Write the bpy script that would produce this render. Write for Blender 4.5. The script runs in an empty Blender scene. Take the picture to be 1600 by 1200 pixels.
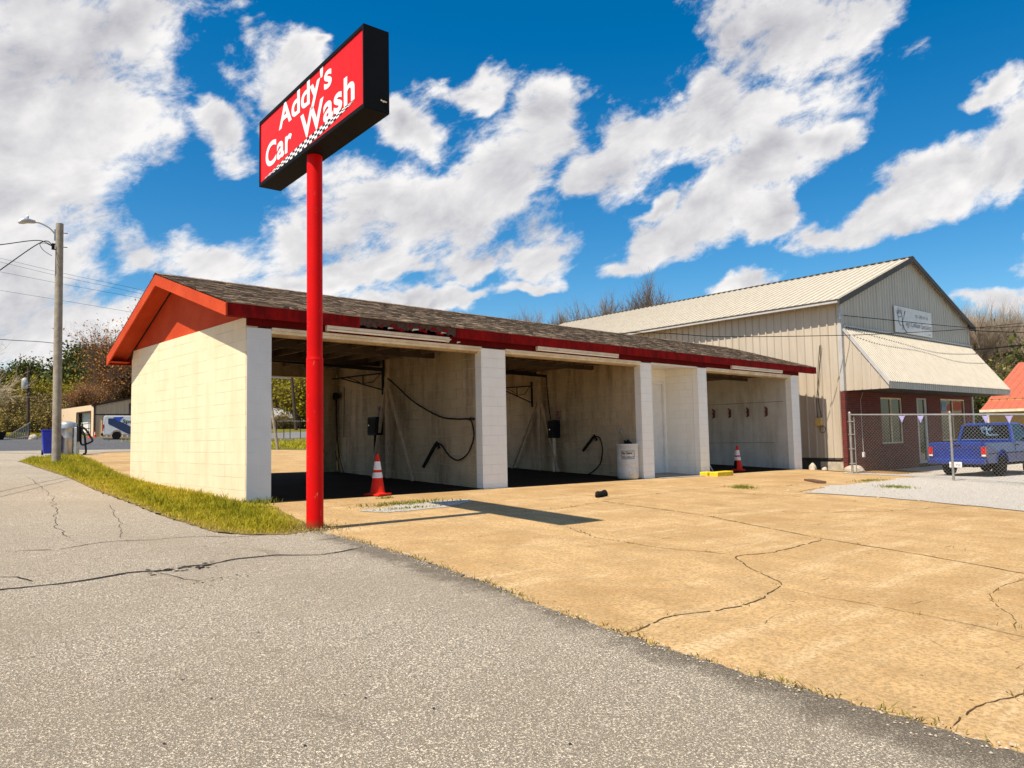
import bpy, bmesh, math, random
import numpy as np
from mathutils import Vector, Matrix
R_ = math.radians
S = bpy.context.scene
COL = S.collection

# ------------------------------------------------------------------ camera
cd = bpy.data.cameras.new('camera'); cam = bpy.data.objects.new('camera', cd); COL.objects.link(cam)
cd.sensor_width = 36.0; cd.lens = 1157.3 / 1600 * 36; cd.clip_start = .1; cd.clip_end = 3000
_r = Vector((0.72458, -0.68891, -0.01957)); _u = Vector((-0.03437, -0.06449, 0.99733)); _f = Vector((0.68833, 0.72197, 0.07041))
cam.matrix_world = Matrix(((_r.x, _u.x, -_f.x, -5.1055), (_r.y, _u.y, -_f.y, -11.5731), (_r.z, _u.z, -_f.z, .98746), (0, 0, 0, 1)))
S.camera = cam

# ------------------------------------------------------------------ light and exposure
SUN_EL, SUN_AZ = 57.7, 1.0           # the light travels towards +X, a hair towards +Y
sl = bpy.data.lights.new('sun', 'SUN'); sl.energy = 4.9; sl.angle = R_(.53); sl.color = (1, .91, .76)
sun = bpy.data.objects.new('sun', sl); COL.objects.link(sun)
sd = Vector((math.cos(R_(SUN_EL)) * math.cos(R_(SUN_AZ)), math.cos(R_(SUN_EL)) * math.sin(R_(SUN_AZ)), -math.sin(R_(SUN_EL))))
sun.rotation_euler = sd.to_track_quat('-Z', 'Y').to_euler()
S.view_settings.view_transform = 'Standard'; S.view_settings.look = 'None'
S.view_settings.exposure = 0.48; S.view_settings.gamma = 1.0

# clouds: azimuth (from +Y towards +X), elevation, tilt, half width, half height, all in degrees
CLOUDS = [(10.4,26.2,10,6.6,4.0),(15.8,27.9,27,4.6,1.6),(10.6,21.4,12,6.5,3.4),(11.0,16.8,9,5.6,4.8),(9.4,10.9,6,7.5,4.4),(17.2,13.1,-23,4.3,2.6),(21.4,13.3,-7,4.2,2.5),(14.2,7.9,9,8.7,3.4),(21.3,21.7,17,2.0,1.7),(26.7,26.9,34,2.6,2.3),(25.6,24.3,61,2.2,2.0),(29.1,28.1,6,.9,.5),(27.7,14.1,33,4.2,3.1),(31.9,15.2,12,4.7,3.7),(34.9,17.1,21,4.8,3.2),(38.9,17.2,20,5.8,4.2),(42.9,20.0,38,5.6,3.7),(46.3,23.9,27,4.1,3.1),(41.3,12.9,9,3.4,1.7),(46.1,13.5,53,2.9,2.9),(31.9,12.4,6,8.0,1.7),(36.4,22.6,40,1.9,1.7),(39.5,25.5,29,2.3,1.5),(60.6,27.7,32,4.3,4.1),(65.1,26.6,-1,5.9,3.8),(70.0,27.6,18,3.8,2.2),(58.0,23.5,29,4.6,2.7),(54.1,21.9,25,4.4,2.7),(51.0,20.8,26,3.2,2.3),(61.3,22.3,2,4.7,1.7),(63.0,19.2,35,3.7,2.0),(59.6,16.7,31,5.2,2.4),(56.2,14.5,21,4.6,2.1),(52.8,12.8,7,2.9,1.1),(67.0,20.4,12,2.0,1.0),(63.3,15.9,36,2.1,1.8),(74.9,17.1,26,4.5,2.1),(78.2,17.6,23,3.5,3.2),(71.7,14.8,19,4.1,1.7),(68.4,13.7,3,3.2,1.1),(77.0,21.4,27,1.9,.9),(55.8,17.3,47,2.0,.6),(61.5,11.2,2,3.6,.8),(38.8,10.1,2,5.9,.8),(45.8,10.4,18,2.5,.7),(34.8,10.6,1,3.4,.7),(77.2,7.9,-7,3.1,.8),(29.1,11.3,2,6.4,1.4),(80.9,13.2,-11,1.9,4.6),(86,22,-17,3,3),
  (-12,24,10,9,5),(-20,12,5,9,4),(-40,30,0,14,7),(100,26,20,9,5),(110,12,10,10,4),(20,50,30,12,7),(70,52,10,12,8),(140,35,0,14,8),(190,30,0,16,8),(240,25,0,14,7),(-80,20,0,10,6),(120,60,0,12,8)]
W = bpy.data.worlds.new('World'); S.world = W; W.use_nodes = True
wt = W.node_tree; wt.nodes.clear()

class NT:
    """small helper round a node tree"""
    def __init__(s, nt): s.nt = nt; s.l = nt.links
    def n(s, t, **k):
        o = s.nt.nodes.new('ShaderNode' + t)
        for a, v in k.items(): setattr(o, a, v)
        return o
    def put(s, sock, v):
        if v is None: return
        if hasattr(v, 'is_output'): s.l.new(v, sock)
        elif isinstance(v, (tuple, list)) and len(v) == 3 and sock.type == 'RGBA': sock.default_value = (*v, 1)
        else: sock.default_value = v
    def math(s, op, a, b=None, c=None, clamp=False):
        o = s.n('Math', operation=op, use_clamp=clamp); s.put(o.inputs[0], a); s.put(o.inputs[1], b); s.put(o.inputs[2], c); return o.outputs[0]
    def vmath(s, op, a, b=None):
        o = s.n('VectorMath', operation=op); s.put(o.inputs[0], a); s.put(o.inputs[1], b)
        return o.outputs['Value'] if op in ('LENGTH', 'DOT_PRODUCT') else o.outputs[0]
    def mix(s, f, a, b, mode='MIX'):
        o = s.n('Mix', data_type='RGBA', blend_type=mode); s.put(o.inputs[0], f); s.put(o.inputs[6], a); s.put(o.inputs[7], b); return o.outputs[2]
    def noise(s, vec, scale, detail=4, rough=.55, dist=0.0):
        o = s.n('TexNoise'); s.put(o.inputs['Vector'], vec); s.put(o.inputs['Scale'], scale); s.put(o.inputs['Detail'], detail)
        s.put(o.inputs['Roughness'], rough); s.put(o.inputs['Distortion'], dist); return o.outputs['Fac']
    def noisec(s, vec, scale, detail=4):
        o = s.n('TexNoise'); s.put(o.inputs['Vector'], vec); s.put(o.inputs['Scale'], scale); s.put(o.inputs['Detail'], detail); return o.outputs['Color']
    def ramp(s, v, a, b, lo=0.0, hi=1.0, smooth=True):
        o = s.n('MapRange', interpolation_type='SMOOTHSTEP' if smooth else 'LINEAR'); s.put(o.inputs[0], v)
        for i, x in enumerate((a, b, lo, hi)): o.inputs[i + 1].default_value = x
        return o.outputs[0]
    def mapping(s, vec, scale=(1, 1, 1), loc=(0, 0, 0), rot=(0, 0, 0), vt='POINT'):
        o = s.n('Mapping', vector_type=vt); s.put(o.inputs[0], vec); o.inputs[1].default_value = loc; o.inputs[2].default_value = rot; o.inputs[3].default_value = scale
        return o.outputs[0]

w = NT(wt)
sky = w.n('TexSky', sky_type='NISHITA'); sky.sun_disc = False; sky.sun_elevation = R_(SUN_EL); sky.sun_rotation = R_(-90)
sky.altitude = 100; sky.air_density = 1.0; sky.dust_density = .6; sky.ozone_density = 2.2
hs = w.n('HueSaturation'); hs.inputs['Saturation'].default_value = 1.50; hs.inputs['Value'].default_value = 1.12; hs.inputs['Hue'].default_value = .496
w.put(hs.inputs['Color'], sky.outputs[0])
tc = w.n('TexCoord'); D = w.vmath('NORMALIZE', tc.outputs['Generated'])
wv = w.vmath('ADD', w.vmath('SUBTRACT', w.noisec(D, 7.0, 3), (.5, .5, .5)), w.vmath('MULTIPLY', w.vmath('SUBTRACT', w.noisec(D, 19.0, 3), (.5, .5, .5)), (.45, .45, .45)))
DW = w.vmath('ADD', D, w.vmath('MULTIPLY', wv, (.13, .13, .11)))
cur = None
for az, el, ti, rx, ry in CLOUDS:
    a, e = R_(az), R_(el)
    c = Vector((math.cos(e) * math.sin(a), math.cos(e) * math.cos(a), math.sin(e)))
    h = Vector((math.cos(a), -math.sin(a), 0)); v = h.cross(c); v.normalize()
    t = R_(ti); ax = h * math.cos(t) + v * math.sin(t); ay = v * math.cos(t) - h * math.sin(t); az_ = ax.cross(ay)
    eu = Matrix((ax, ay, az_)).transposed().to_euler()
    m = w.mapping(DW, scale=(R_(rx * 1.15), R_(ry * 1.15), .35), loc=tuple(c), rot=tuple(eu), vt='TEXTURE')
    ln = w.vmath('LENGTH', m)
    if cur is None: cur = ln
    else:
        o = w.n('Math', operation='SMOOTH_MIN'); w.put(o.inputs[0], cur); w.put(o.inputs[1], ln); o.inputs[2].default_value = .35; cur = o.outputs[0]
# cloud fringes: noise on the direction, drawn out along the wind (up to the right over the car wash)
wind = w.mapping(D, scale=(1, 1, 1), rot=(0, 0, 0))
tdir = Vector((.60, -.57, .56)).normalized()          # wind streak direction
al = w.vmath('DOT_PRODUCT', D, tuple(tdir)); sc_ = w.n('VectorMath', operation='SCALE'); sc_.inputs[0].default_value = tuple(tdir); w.put(sc_.inputs['Scale'], w.math('MULTIPLY', al, -.45))
dn = w.vmath('ADD', w.vmath('MULTIPLY', D, (1, 1, 1.25)), sc_.outputs[0])
n1 = w.noise(dn, 8.5, 9, .60, .25); n2 = w.noise(dn, 30, 8, .68, .35); n3 = w.noise(dn, 5.0, 3, .5)
nz = w.math('ADD', w.math('MULTIPLY', w.math('SUBTRACT', n1, .5), 3.0), w.math('MULTIPLY', w.math('SUBTRACT', n2, .5), 1.15))
dens = w.math('ADD', w.math('SUBTRACT', .90, cur), nz)
mask = w.ramp(dens, -.12, .46)
# thick middles turn lavender grey, edges and sunward bulges stay white
shape = w.noise(dn, 10, 6, .58, .3); shape_sun = w.noise(w.vmath('ADD', dn, (.020, .004, -.030)), 10, 6, .58, .3)
rel = w.math('MULTIPLY', w.math('SUBTRACT', shape, shape_sun), 2.1)
soft = w.ramp(w.math('ADD', w.math('SUBTRACT', 1.0, cur), w.math('MULTIPLY', w.math('SUBTRACT', n3, .5), 2.8)), .15, 1.0)
fray = w.math('MULTIPLY', w.math('SUBTRACT', n2, .5), .30)
shade = w.math('ADD', w.math('SUBTRACT', .93, w.math('MULTIPLY', soft, .48)), w.math('ADD', rel, fray), clamp=True)
ccol = w.mix(shade, (3.9, 3.9, 4.3), (7.9, 7.75, 7.65))
fin = w.mix(mask, hs.outputs[0], ccol)
bg = w.n('Background'); w.put(bg.inputs[0], fin); bg.inputs[1].default_value = .088
wo = w.n('OutputWorld'); w.l.new(bg.outputs[0], wo.inputs[0])

# ------------------------------------------------------------------ helpers
rng = random.Random(7)
def material(name):
    m = bpy.data.materials.new(name); m.use_nodes = True; m.node_tree.nodes.clear()
    t = NT(m.node_tree); b = t.n('BsdfPrincipled'); o = t.n('OutputMaterial'); t.l.new(b.outputs[0], o.inputs[0])
    t.b = b; t.obj = t.n('TexCoord').outputs['Object']; return m, t
def bump(t, h, strength=.3, dist=.01):
    o = t.n('Bump'); o.inputs['Strength'].default_value = strength; o.inputs['Distance'].default_value = dist
    t.put(o.inputs['Height'], h); t.l.new(o.outputs[0], t.b.inputs['Normal'])
def plain(name, c1, c2=None, rough=.7, metal=0.0, scale=3.0, fine=40.0, bmp=0.0, coat=0.0, contrast=(.35, .65), spec=.5):
    """paint, wood, rubber or metal with a soft large mottle and a fine one"""
    m, t = material(name); c2 = c2 or tuple(x * .72 for x in c1)
    f = t.ramp(t.math('ADD', t.math('MULTIPLY', t.noise(t.obj, scale, 6, .6), .7), t.math('MULTIPLY', t.noise(t.obj, fine, 3), .3)), *contrast)
    t.put(t.b.inputs['Base Color'], t.mix(f, c1, c2)); t.b.inputs['Roughness'].default_value = rough; t.b.inputs['Metallic'].default_value = metal
    t.b.inputs['Coat Weight'].default_value = coat; t.b.inputs['Specular IOR Level'].default_value = spec
    if bmp: bump(t, t.noise(t.obj, fine, 4), bmp, .004)
    return m

class MB:
    def __init__(s): s.v = []; s.f = []; s.mi = []; s.rnd = []; s.sm = []; s.m = 0; s.r = 0.0; s.smooth = False
    def face(s, idx): s.f.append(tuple(idx)); s.mi.append(s.m); s.rnd.append(s.r); s.sm.append(s.smooth)
    def poly(s, pts):
        b = len(s.v); s.v += [tuple(p) for p in pts]; s.face(range(b, b + len(pts)))
    def hexa(s, p):  # 8 points: bottom ring 0-3 counter-clockwise, top ring 4-7
        b = len(s.v); s.v += [tuple(x) for x in p]
        for q in ((3, 2, 1, 0), (4, 5, 6, 7), (0, 1, 5, 4), (1, 2, 6, 5), (2, 3, 7, 6), (3, 0, 4, 7)): s.face([b + i for i in q])
    def box(s, x0, x1, y0, y1, z0, z1):
        s.hexa([(x0, y0, z0), (x1, y0, z0), (x1, y1, z0), (x0, y1, z0), (x0, y0, z1), (x1, y0, z1), (x1, y1, z1), (x0, y1, z1)])
    def bar(s, p, q, wx, wz=None, up=(0, 0, 1)):
        """square bar from p to q"""
        wz = wz or wx; p = Vector(p); q = Vector(q); d = (q - p).normalized(); u = Vector(up)
        if abs(d.dot(u)) > .98: u = Vector((1, 0, 0))
        a = d.cross(u).normalized() * wx / 2; b = a.cross(d).normalized() * wz / 2
        s.hexa([p - a - b, p + a - b, q + a - b, q - a - b, p - a + b, p + a + b, q + a + b, q - a + b])
    def tube(s, pts, rad, n=8, cap=True, smooth=True):
        pts = [Vector(p) for p in pts]; k = len(pts); rad = rad if isinstance(rad, (list, tuple)) else [rad] * k
        old = s.smooth; s.smooth = smooth; base = len(s.v); ref = None
        for i, p in enumerate(pts):
            d = (pts[min(i + 1, k - 1)] - pts[max(i - 1, 0)])
            d = d.normalized() if d.length > 1e-9 else Vector((0, 0, 1))
            if ref is None: ref = Vector((1, 0, 0)) if abs(d.x) < .9 else Vector((0, 1, 0))
            a = (ref - d * ref.dot(d)).normalized(); b = d.cross(a); ref = a
            for j in range(n):
                t = 2 * math.pi * j / n; s.v.append(tuple(p + (a * math.cos(t) + b * math.sin(t)) * rad[i]))
        for i in range(k - 1):
            for j in range(n):
                s.face((base + i * n + j, base + i * n + (j + 1) % n, base + (i + 1) * n + (j + 1) % n, base + (i + 1) * n + j))
        s.smooth = False
        if cap: s.face([base + j for j in range(n)][::-1]); s.face([base + (k - 1) * n + j for j in range(n)])
        s.smooth = old
    def lathe(s, c, prof, n=24, smooth=True):
        """profile of (radius, z) round a vertical axis at c"""
        s.tube_rings([[(c[0] + r * math.cos(2 * math.pi * j / n), c[1] + r * math.sin(2 * math.pi * j / n), c[2] + z) for j in range(n)] for r, z in prof], smooth)
    def tube_rings(s, rings, smooth=False, cap=True):
        b = len(s.v); n = len(rings[0]); old = s.smooth; s.smooth = smooth
        for r in rings: s.v += [tuple(p) for p in r]
        for i in range(len(rings) - 1):
            for j in range(n): s.face((b + i * n + j, b + i * n + (j + 1) % n, b + (i + 1) * n + (j + 1) % n, b + (i + 1) * n + j))
        s.smooth = False
        if cap: s.face([b + j for j in range(n)][::-1]); s.face([b + (len(rings) - 1) * n + j for j in range(n)])
        s.smooth = old
    def prism(s, poly, fn, t0, t1):
        """2-D outline swept from t0 to t1; fn(u, v, t) -> point"""
        b = len(s.v); n = len(poly)
        s.v += [tuple(fn(u, v, t0)) for u, v in poly] + [tuple(fn(u, v, t1)) for u, v in poly]
        s.face([b + i for i in range(n)][::-1]); s.face([b + n + i for i in range(n)])
        for i in range(n): s.face((b + i, b + (i + 1) % n, b + n + (i + 1) % n, b + n + i))
    def build(s, name, mats, parent=None, local=False, bevel=0.0, fixn=True, kind=None):
        me = bpy.data.meshes.new(name); v = s.v
        if parent is not None and not local:
            o = parent.matrix_world.inverted() if parent.rotation_euler.z else Matrix.Translation(-parent.location)
            if parent.rotation_euler.z: o = (Matrix.Translation(parent.location) @ parent.rotation_euler.to_matrix().to_4x4()).inverted()
            v = [tuple(o @ Vector(p)) for p in v]
        me.from_pydata(v, [], s.f)
        mats = mats if isinstance(mats, (list, tuple)) else [mats]
        for m in mats: me.materials.append(m)
        me.polygons.foreach_set('material_index', s.mi); me.polygons.foreach_set('use_smooth', s.sm)
        if any(s.rnd):
            at = me.attributes.new('rnd', 'FLOAT', 'FACE'); at.data.foreach_set('value', s.rnd)
        if fixn and len(s.f) < 60000:
            bm = bmesh.new(); bm.from_mesh(me); bmesh.ops.recalc_face_normals(bm, faces=bm.faces); bm.to_mesh(me); bm.free()
        if any(s.sm): me.set_sharp_from_angle(angle=R_(42))
        ob = bpy.data.objects.new(name, me); COL.objects.link(ob)
        if parent is not None: ob.parent = parent
        if bevel:
            md = ob.modifiers.new('soft_edges', 'BEVEL'); md.width = bevel; md.segments = 2; md.limit_method = 'ANGLE'; md.angle_limit = R_(35)
        if kind: ob['kind'] = kind
        return ob
def tag(o, label, cat, group=None):
    o['label'] = label; o['category'] = cat
    if group: o['group'] = group
    return o
def thing(name, label, cat, loc=(0, 0, 0), rz=0.0, group=None):
    o = bpy.data.objects.new(name, None); COL.objects.link(o); o.location = loc; o.rotation_euler = (0, 0, rz); o.empty_display_size = .2
    return tag(o, label, cat, group)
def dup(root, loc, rz=0.0, scale=None, label=None):
    r = root.copy(); COL.objects.link(r); r.location = loc; r.rotation_euler = (0, 0, rz)
    if scale: r.scale = scale if isinstance(scale, tuple) else (scale,) * 3
    if label: r['label'] = label
    for ch in list(root.children):
        c = ch.copy(); COL.objects.link(c); c.parent = r
        for g in list(ch.children):
            d = g.copy(); COL.objects.link(d); d.parent = c
    return r
def text_mesh(body, bold=0.0, shear=0.0, spacing=1.0):
    """flat glyph outlines of Blender's own font -> (verts 2-D, faces)"""
    cu = bpy.data.curves.new('t', 'FONT'); cu.body = body; cu.size = 1; cu.offset = bold; cu.shear = shear; cu.space_character = spacing; cu.resolution_u = 6
    ob = bpy.data.objects.new('t', cu); COL.objects.link(ob); dg = bpy.context.evaluated_depsgraph_get(); dg.update()
    me = bpy.data.meshes.new_from_object(ob.evaluated_get(dg))
    vs = [(p.co.x, p.co.y) for p in me.vertices]; fs = [tuple(p.vertices) for p in me.polygons]
    bpy.data.objects.remove(ob); bpy.data.curves.remove(cu); bpy.data.meshes.remove(me)
    return vs, fs
def put_text(mb, body, fn, u0, u1, v0, v1, bold=0.0, base_caps=True, shear=0.0, spacing=1.0):
    """fit text into u0..u1, capital height v0..v1; fn(u, v) -> point"""
    vs, fs = text_mesh(body, bold, shear, spacing); cap, _ = text_mesh('H', bold)
    c0 = min(p[1] for p in cap); c1 = max(p[1] for p in cap)
    x0 = min(p[0] for p in vs); x1 = max(p[0] for p in vs); b = len(mb.v)
    mb.v += [tuple(fn(u0 + (x - x0) / (x1 - x0) * (u1 - u0), v0 + (y - c0) / (c1 - c0) * (v1 - v0))) for x, y in vs]
    for f in fs: mb.face([b + i for i in f])

# ------------------------------------------------------------------ terrain
BY = [(-60, -2.2), (-16, -.62), (0, -.01), (6, .222), (14.4, .447), (24.4, .595), (30.6, .755), (45, 1.16), (56.4, 1.56), (62, 1.9), (74, 2.6), (100, 3.6), (180, 5), (600, 6)]
def sstep(a, b, t):
    t = min(1, max(0, (t - a) / (b - a))); return t * t * (3 - 2 * t)
def h0(x, y):
    z = float(np.interp(y, [b[0] for b in BY], [b[1] for b in BY])) - .0155 * min(24, max(-20, x))
    return z - .13 * sstep(19.4, 21, x) * sstep(-5, -2, y) * (1 - sstep(8, 14, y))
XS = [-500, -250, -120, -70, -45, -32] + list(range(-25, 31)) + [33, 37, 42, 50, 60, 75, 95, 130, 200, 320, 600]
YS = [-80, -50, -35, -28] + list(range(-22, 33)) + [36, 40, 45, 50, 56, 62, 68, 74, 82, 91, 100, 130, 180, 280, 600]
HG = np.array([[h0(x, y) for x in XS] for y in YS])
def cell(a, v):
    i = int(np.searchsorted(a, v, side='right')) - 1; return min(max(i, 0), len(a) - 2)
def hz(x, y):
    i, j = cell(XS, x), cell(YS, y); u = (x - XS[i]) / (XS[i + 1] - XS[i]); v = (y - YS[j]) / (YS[j + 1] - YS[j])
    a, b, c, d = HG[j, i], HG[j, i + 1], HG[j + 1, i + 1], HG[j + 1, i]
    return a + (b - a) * u + (c - b) * v if u >= v else a + (c - d) * u + (d - a) * v
def clip(poly, tri):
    out = poly
    for k in range(3):
        (ax, ay), (bx, by) = tri[k], tri[(k + 1) % 3]; inp = out; out = []
        if not inp: return out
        sd_ = lambda p: (bx - ax) * (p[1] - ay) - (by - ay) * (p[0] - ax)
        for m in range(len(inp)):
            p, q = inp[m - 1], inp[m]; sp, sq = sd_(p), sd_(q)
            if sq >= 0:
                if sp < 0: t = sp / (sp - sq); out.append((p[0] + (q[0] - p[0]) * t, p[1] + (q[1] - p[1]) * t))
                out.append(q)
            elif sp >= 0:
                t = sp / (sp - sq); out.append((p[0] + (q[0] - p[0]) * t, p[1] + (q[1] - p[1]) * t))
    return out
def sheet_mb(poly, dz, mb=None):
    """a sheet laid on the terrain: the outline is cut along the terrain's own triangles"""
    mb = mb or MB(); x0 = min(p[0] for p in poly); x1 = max(p[0] for p in poly); y0 = min(p[1] for p in poly); y1 = max(p[1] for p in poly)
    ar = sum(poly[i - 1][0] * poly[i][1] - poly[i][0] * poly[i - 1][1] for i in range(len(poly)))
    if ar < 0: poly = poly[::-1]
    for i in range(len(XS) - 1):
        if XS[i + 1] < x0 or XS[i] > x1: continue
        for j in range(len(YS) - 1):
            if YS[j + 1] < y0 or YS[j] > y1: continue
            A, B, C_, D_ = (XS[i], YS[j]), (XS[i + 1], YS[j]), (XS[i + 1], YS[j + 1]), (XS[i], YS[j + 1])
            for tri in ((A, B, C_), (A, C_, D_)):
                c = clip(poly, tri); d = []
                for p in c:
                    if not d or abs(p[0] - d[-1][0]) + abs(p[1] - d[-1][1]) > 1e-6: d.append(p)
                if len(d) > 2: mb.poly([(x, y, hz(x, y) + dz) for x, y in d])
    return mb
def densify(pts, step, jit=0.0, r=None):
    r = r or rng; out = []
    for (ax, ay), (bx, by) in zip(pts, pts[1:]):
        L = math.hypot(bx - ax, by - ay); n = max(1, int(L / step))
        for k in range(n):
            t = k / n; o = r.gauss(0, jit) if k else 0
            out.append((ax + (bx - ax) * t - (by - ay) / (L or 1) * o, ay + (by - ay) * t + (bx - ax) / (L or 1) * o))
    out.append(pts[-1]); return out
def crack(mb, pts, wd, dz, jit=.02, step=.06, gaps=0.0):
    r = random.Random(len(pts) * 31 + int(wd * 1e5)); q = densify(pts, step * 3.2, jit, r)
    p = densify(q, step, jit * .22, r); n = len(p); L = []
    for _ in range(1): p = [p[0]] + [((a[0] + 2 * b[0] + c[0]) / 4, (a[1] + 2 * b[1] + c[1]) / 4) for a, b, c in zip(p, p[1:], p[2:])] + [p[-1]]
    p = [(x + r.gauss(0, jit * .22), y + r.gauss(0, jit * .22)) for x, y in p]
    wv = wd
    for i in range(n):
        a, b = p[max(0, i - 1)], p[min(n - 1, i + 1)]; dx, dy = b[0] - a[0], b[1] - a[1]; l = math.hypot(dx, dy) or 1
        wv = .6 * wv + .4 * wd * r.uniform(.25, 1.8); ww = wv * min(1, .3 + min(i, n - 1 - i) / 6) / 2
        L.append(((p[i][0] - dy / l * ww, p[i][1] + dx / l * ww), (p[i][0] + dy / l * ww, p[i][1] - dx / l * ww)))
    for i in range(n - 1):
        if r.random() < gaps: continue
        q = (L[i][0], L[i][1], L[i + 1][1], L[i + 1][0]); mb.poly([(x, y, hz(x, y) + dz) for x, y in q])
# ------------------------------------------------------------------ materials
def m_asphalt(name, lo, mid, hi, big=.35, seam=False, fine=92):
    m, t = material(name); P = t.obj
    v = t.n('TexVoronoi', feature='F1'); t.put(v.inputs['Vector'], P); v.inputs['Scale'].default_value = fine
    stone = t.n('SeparateColor'); t.l.new(v.outputs['Color'], stone.inputs[0])
    c = t.mix(t.ramp(stone.outputs[0], .1, .95), mid, hi)
    pit = t.ramp(t.noise(P, 85, 5, .78), .40, .56)
    c = t.mix(t.math('MULTIPLY', t.ramp(v.outputs['Distance'], .5, .75), .5), c, lo)
    c = t.mix(t.math('MULTIPLY', t.math('SUBTRACT', 1, pit), .7), c, lo)
    c = t.mix(t.math('MULTIPLY', t.ramp(t.noise(P, .55, 7, .62), .35, .7), big), c, tuple(x * .62 for x in mid))
    dark = t.ramp(t.noise(t.mapping(P, scale=(1, .35, 1)), 1.6, 6, .65), .62, .75)
    c = t.mix(t.math('MULTIPLY', dark, .34), c, lo)
    if seam:        # the lot crumbles and darkens along its edge with the concrete slab
        sp = t.n('SeparateXYZ'); t.l.new(P, sp.inputs[0])
        d = t.math('SUBTRACT', sp.outputs[0], t.math('ADD', t.math('MULTIPLY', sp.outputs[1], .128), -.08))
        d = t.math('ADD', d, t.math('MULTIPLY', t.math('SUBTRACT', t.noise(P, 1.7, 6, .68), .5), .9))
        d = t.math('ADD', d, t.math('MULTIPLY', t.math('SUBTRACT', t.noise(P, 9, 4, .7), .5), .35))
        inlot = t.ramp(sp.outputs[1], -2.6, -4.2)
        c = t.mix(t.math('MULTIPLY', t.math('MULTIPLY', t.ramp(d, -.36, .0), inlot), .6), c, tuple(x * .75 for x in lo))
    t.put(t.b.inputs['Base Color'], c); t.b.inputs['Roughness'].default_value = .92; t.b.inputs['Specular IOR Level'].default_value = .25
    bump(t, t.math('ADD', t.math('MULTIPLY', v.outputs['Distance'], -.8), pit), .9, .008); return m
M_ASPH = m_asphalt('weathered_asphalt', (.12, .088, .058), (.70, .57, .41), (.95, .84, .67), .62, True, 150)
M_ROAD = m_asphalt('road_asphalt', (.05, .05, .052), (.13, .13, .135), (.22, .22, .23))
M_GRAVEL = m_asphalt('pale_gravel', (.34, .29, .235), (.76, .68, .57), (.93, .87, .78), .12)
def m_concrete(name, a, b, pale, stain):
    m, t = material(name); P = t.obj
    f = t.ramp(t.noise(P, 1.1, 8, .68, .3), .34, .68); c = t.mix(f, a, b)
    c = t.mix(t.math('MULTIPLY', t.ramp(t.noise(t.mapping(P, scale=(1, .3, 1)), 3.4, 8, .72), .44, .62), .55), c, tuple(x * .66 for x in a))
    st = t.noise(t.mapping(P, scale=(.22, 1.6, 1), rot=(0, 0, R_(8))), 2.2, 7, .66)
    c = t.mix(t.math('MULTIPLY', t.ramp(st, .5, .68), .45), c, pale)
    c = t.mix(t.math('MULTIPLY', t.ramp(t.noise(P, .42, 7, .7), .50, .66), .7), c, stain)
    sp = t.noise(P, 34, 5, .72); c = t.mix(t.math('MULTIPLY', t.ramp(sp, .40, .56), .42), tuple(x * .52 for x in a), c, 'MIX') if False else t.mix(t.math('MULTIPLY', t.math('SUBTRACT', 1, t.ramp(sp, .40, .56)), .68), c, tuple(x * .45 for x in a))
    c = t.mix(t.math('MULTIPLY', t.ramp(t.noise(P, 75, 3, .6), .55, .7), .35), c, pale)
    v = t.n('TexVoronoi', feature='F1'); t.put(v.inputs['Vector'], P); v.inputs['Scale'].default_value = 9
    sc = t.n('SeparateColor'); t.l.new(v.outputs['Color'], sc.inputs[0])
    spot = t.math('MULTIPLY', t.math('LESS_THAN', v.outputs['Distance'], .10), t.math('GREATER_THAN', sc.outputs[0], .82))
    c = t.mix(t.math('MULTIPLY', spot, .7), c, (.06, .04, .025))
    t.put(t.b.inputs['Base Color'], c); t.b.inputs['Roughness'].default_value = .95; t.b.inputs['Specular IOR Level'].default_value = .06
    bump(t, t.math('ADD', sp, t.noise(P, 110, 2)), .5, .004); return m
M_CONC = m_concrete('golden_concrete', (.57, .375, .18), (.44, .275, .12), (.70, .525, .31), (.35, .205, .08))
M_STRIP = m_concrete('pale_pavement', (.42, .36, .29), (.36, .31, .25), (.52, .46, .38), (.30, .25, .19))
M_BAYFLOOR = m_concrete('stained_shaded_bay_floor', (.034, .020, .011), (.024, .014, .008), (.07, .045, .024), (.014, .009, .006))  # stained floor, with the shade inside the bays painted into its near-black colour
M_CRACK = plain('crack_fill', (.05, .032, .018), (.14, .085, .04), .95, scale=9, spec=.1)
M_ACRACK = plain('asphalt_crack_fill', (.018, .016, .015), (.05, .045, .04), .95, scale=9, spec=.1)
def m_ground():
    m, t = material('verge_ground'); P = t.obj
    c = t.mix(t.ramp(t.noise(P, .35, 8, .65), .35, .65), (.17, .14, .022), (.10, .105, .018))
    c = t.mix(t.math('MULTIPLY', t.ramp(t.noise(P, 2.6, 6, .7), .5, .72), .6), c, (.30, .22, .06))
    t.put(t.b.inputs['Base Color'], c); t.b.inputs['Roughness'].default_value = 1; t.b.inputs['Specular IOR Level'].default_value = .1
    bump(t, t.noise(P, 9, 6, .7), .8, .06); return m
M_GROUND = m_ground()
M_SOIL = plain('grass_soil', (.115, .095, .028), (.24, .17, .07), .95, scale=5, fine=60, bmp=.6, spec=.1)
M_DIRT = m_concrete('brown_dirt', (.36, .21, .075), (.27, .15, .05), (.44, .28, .12), (.22, .13, .05))

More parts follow.
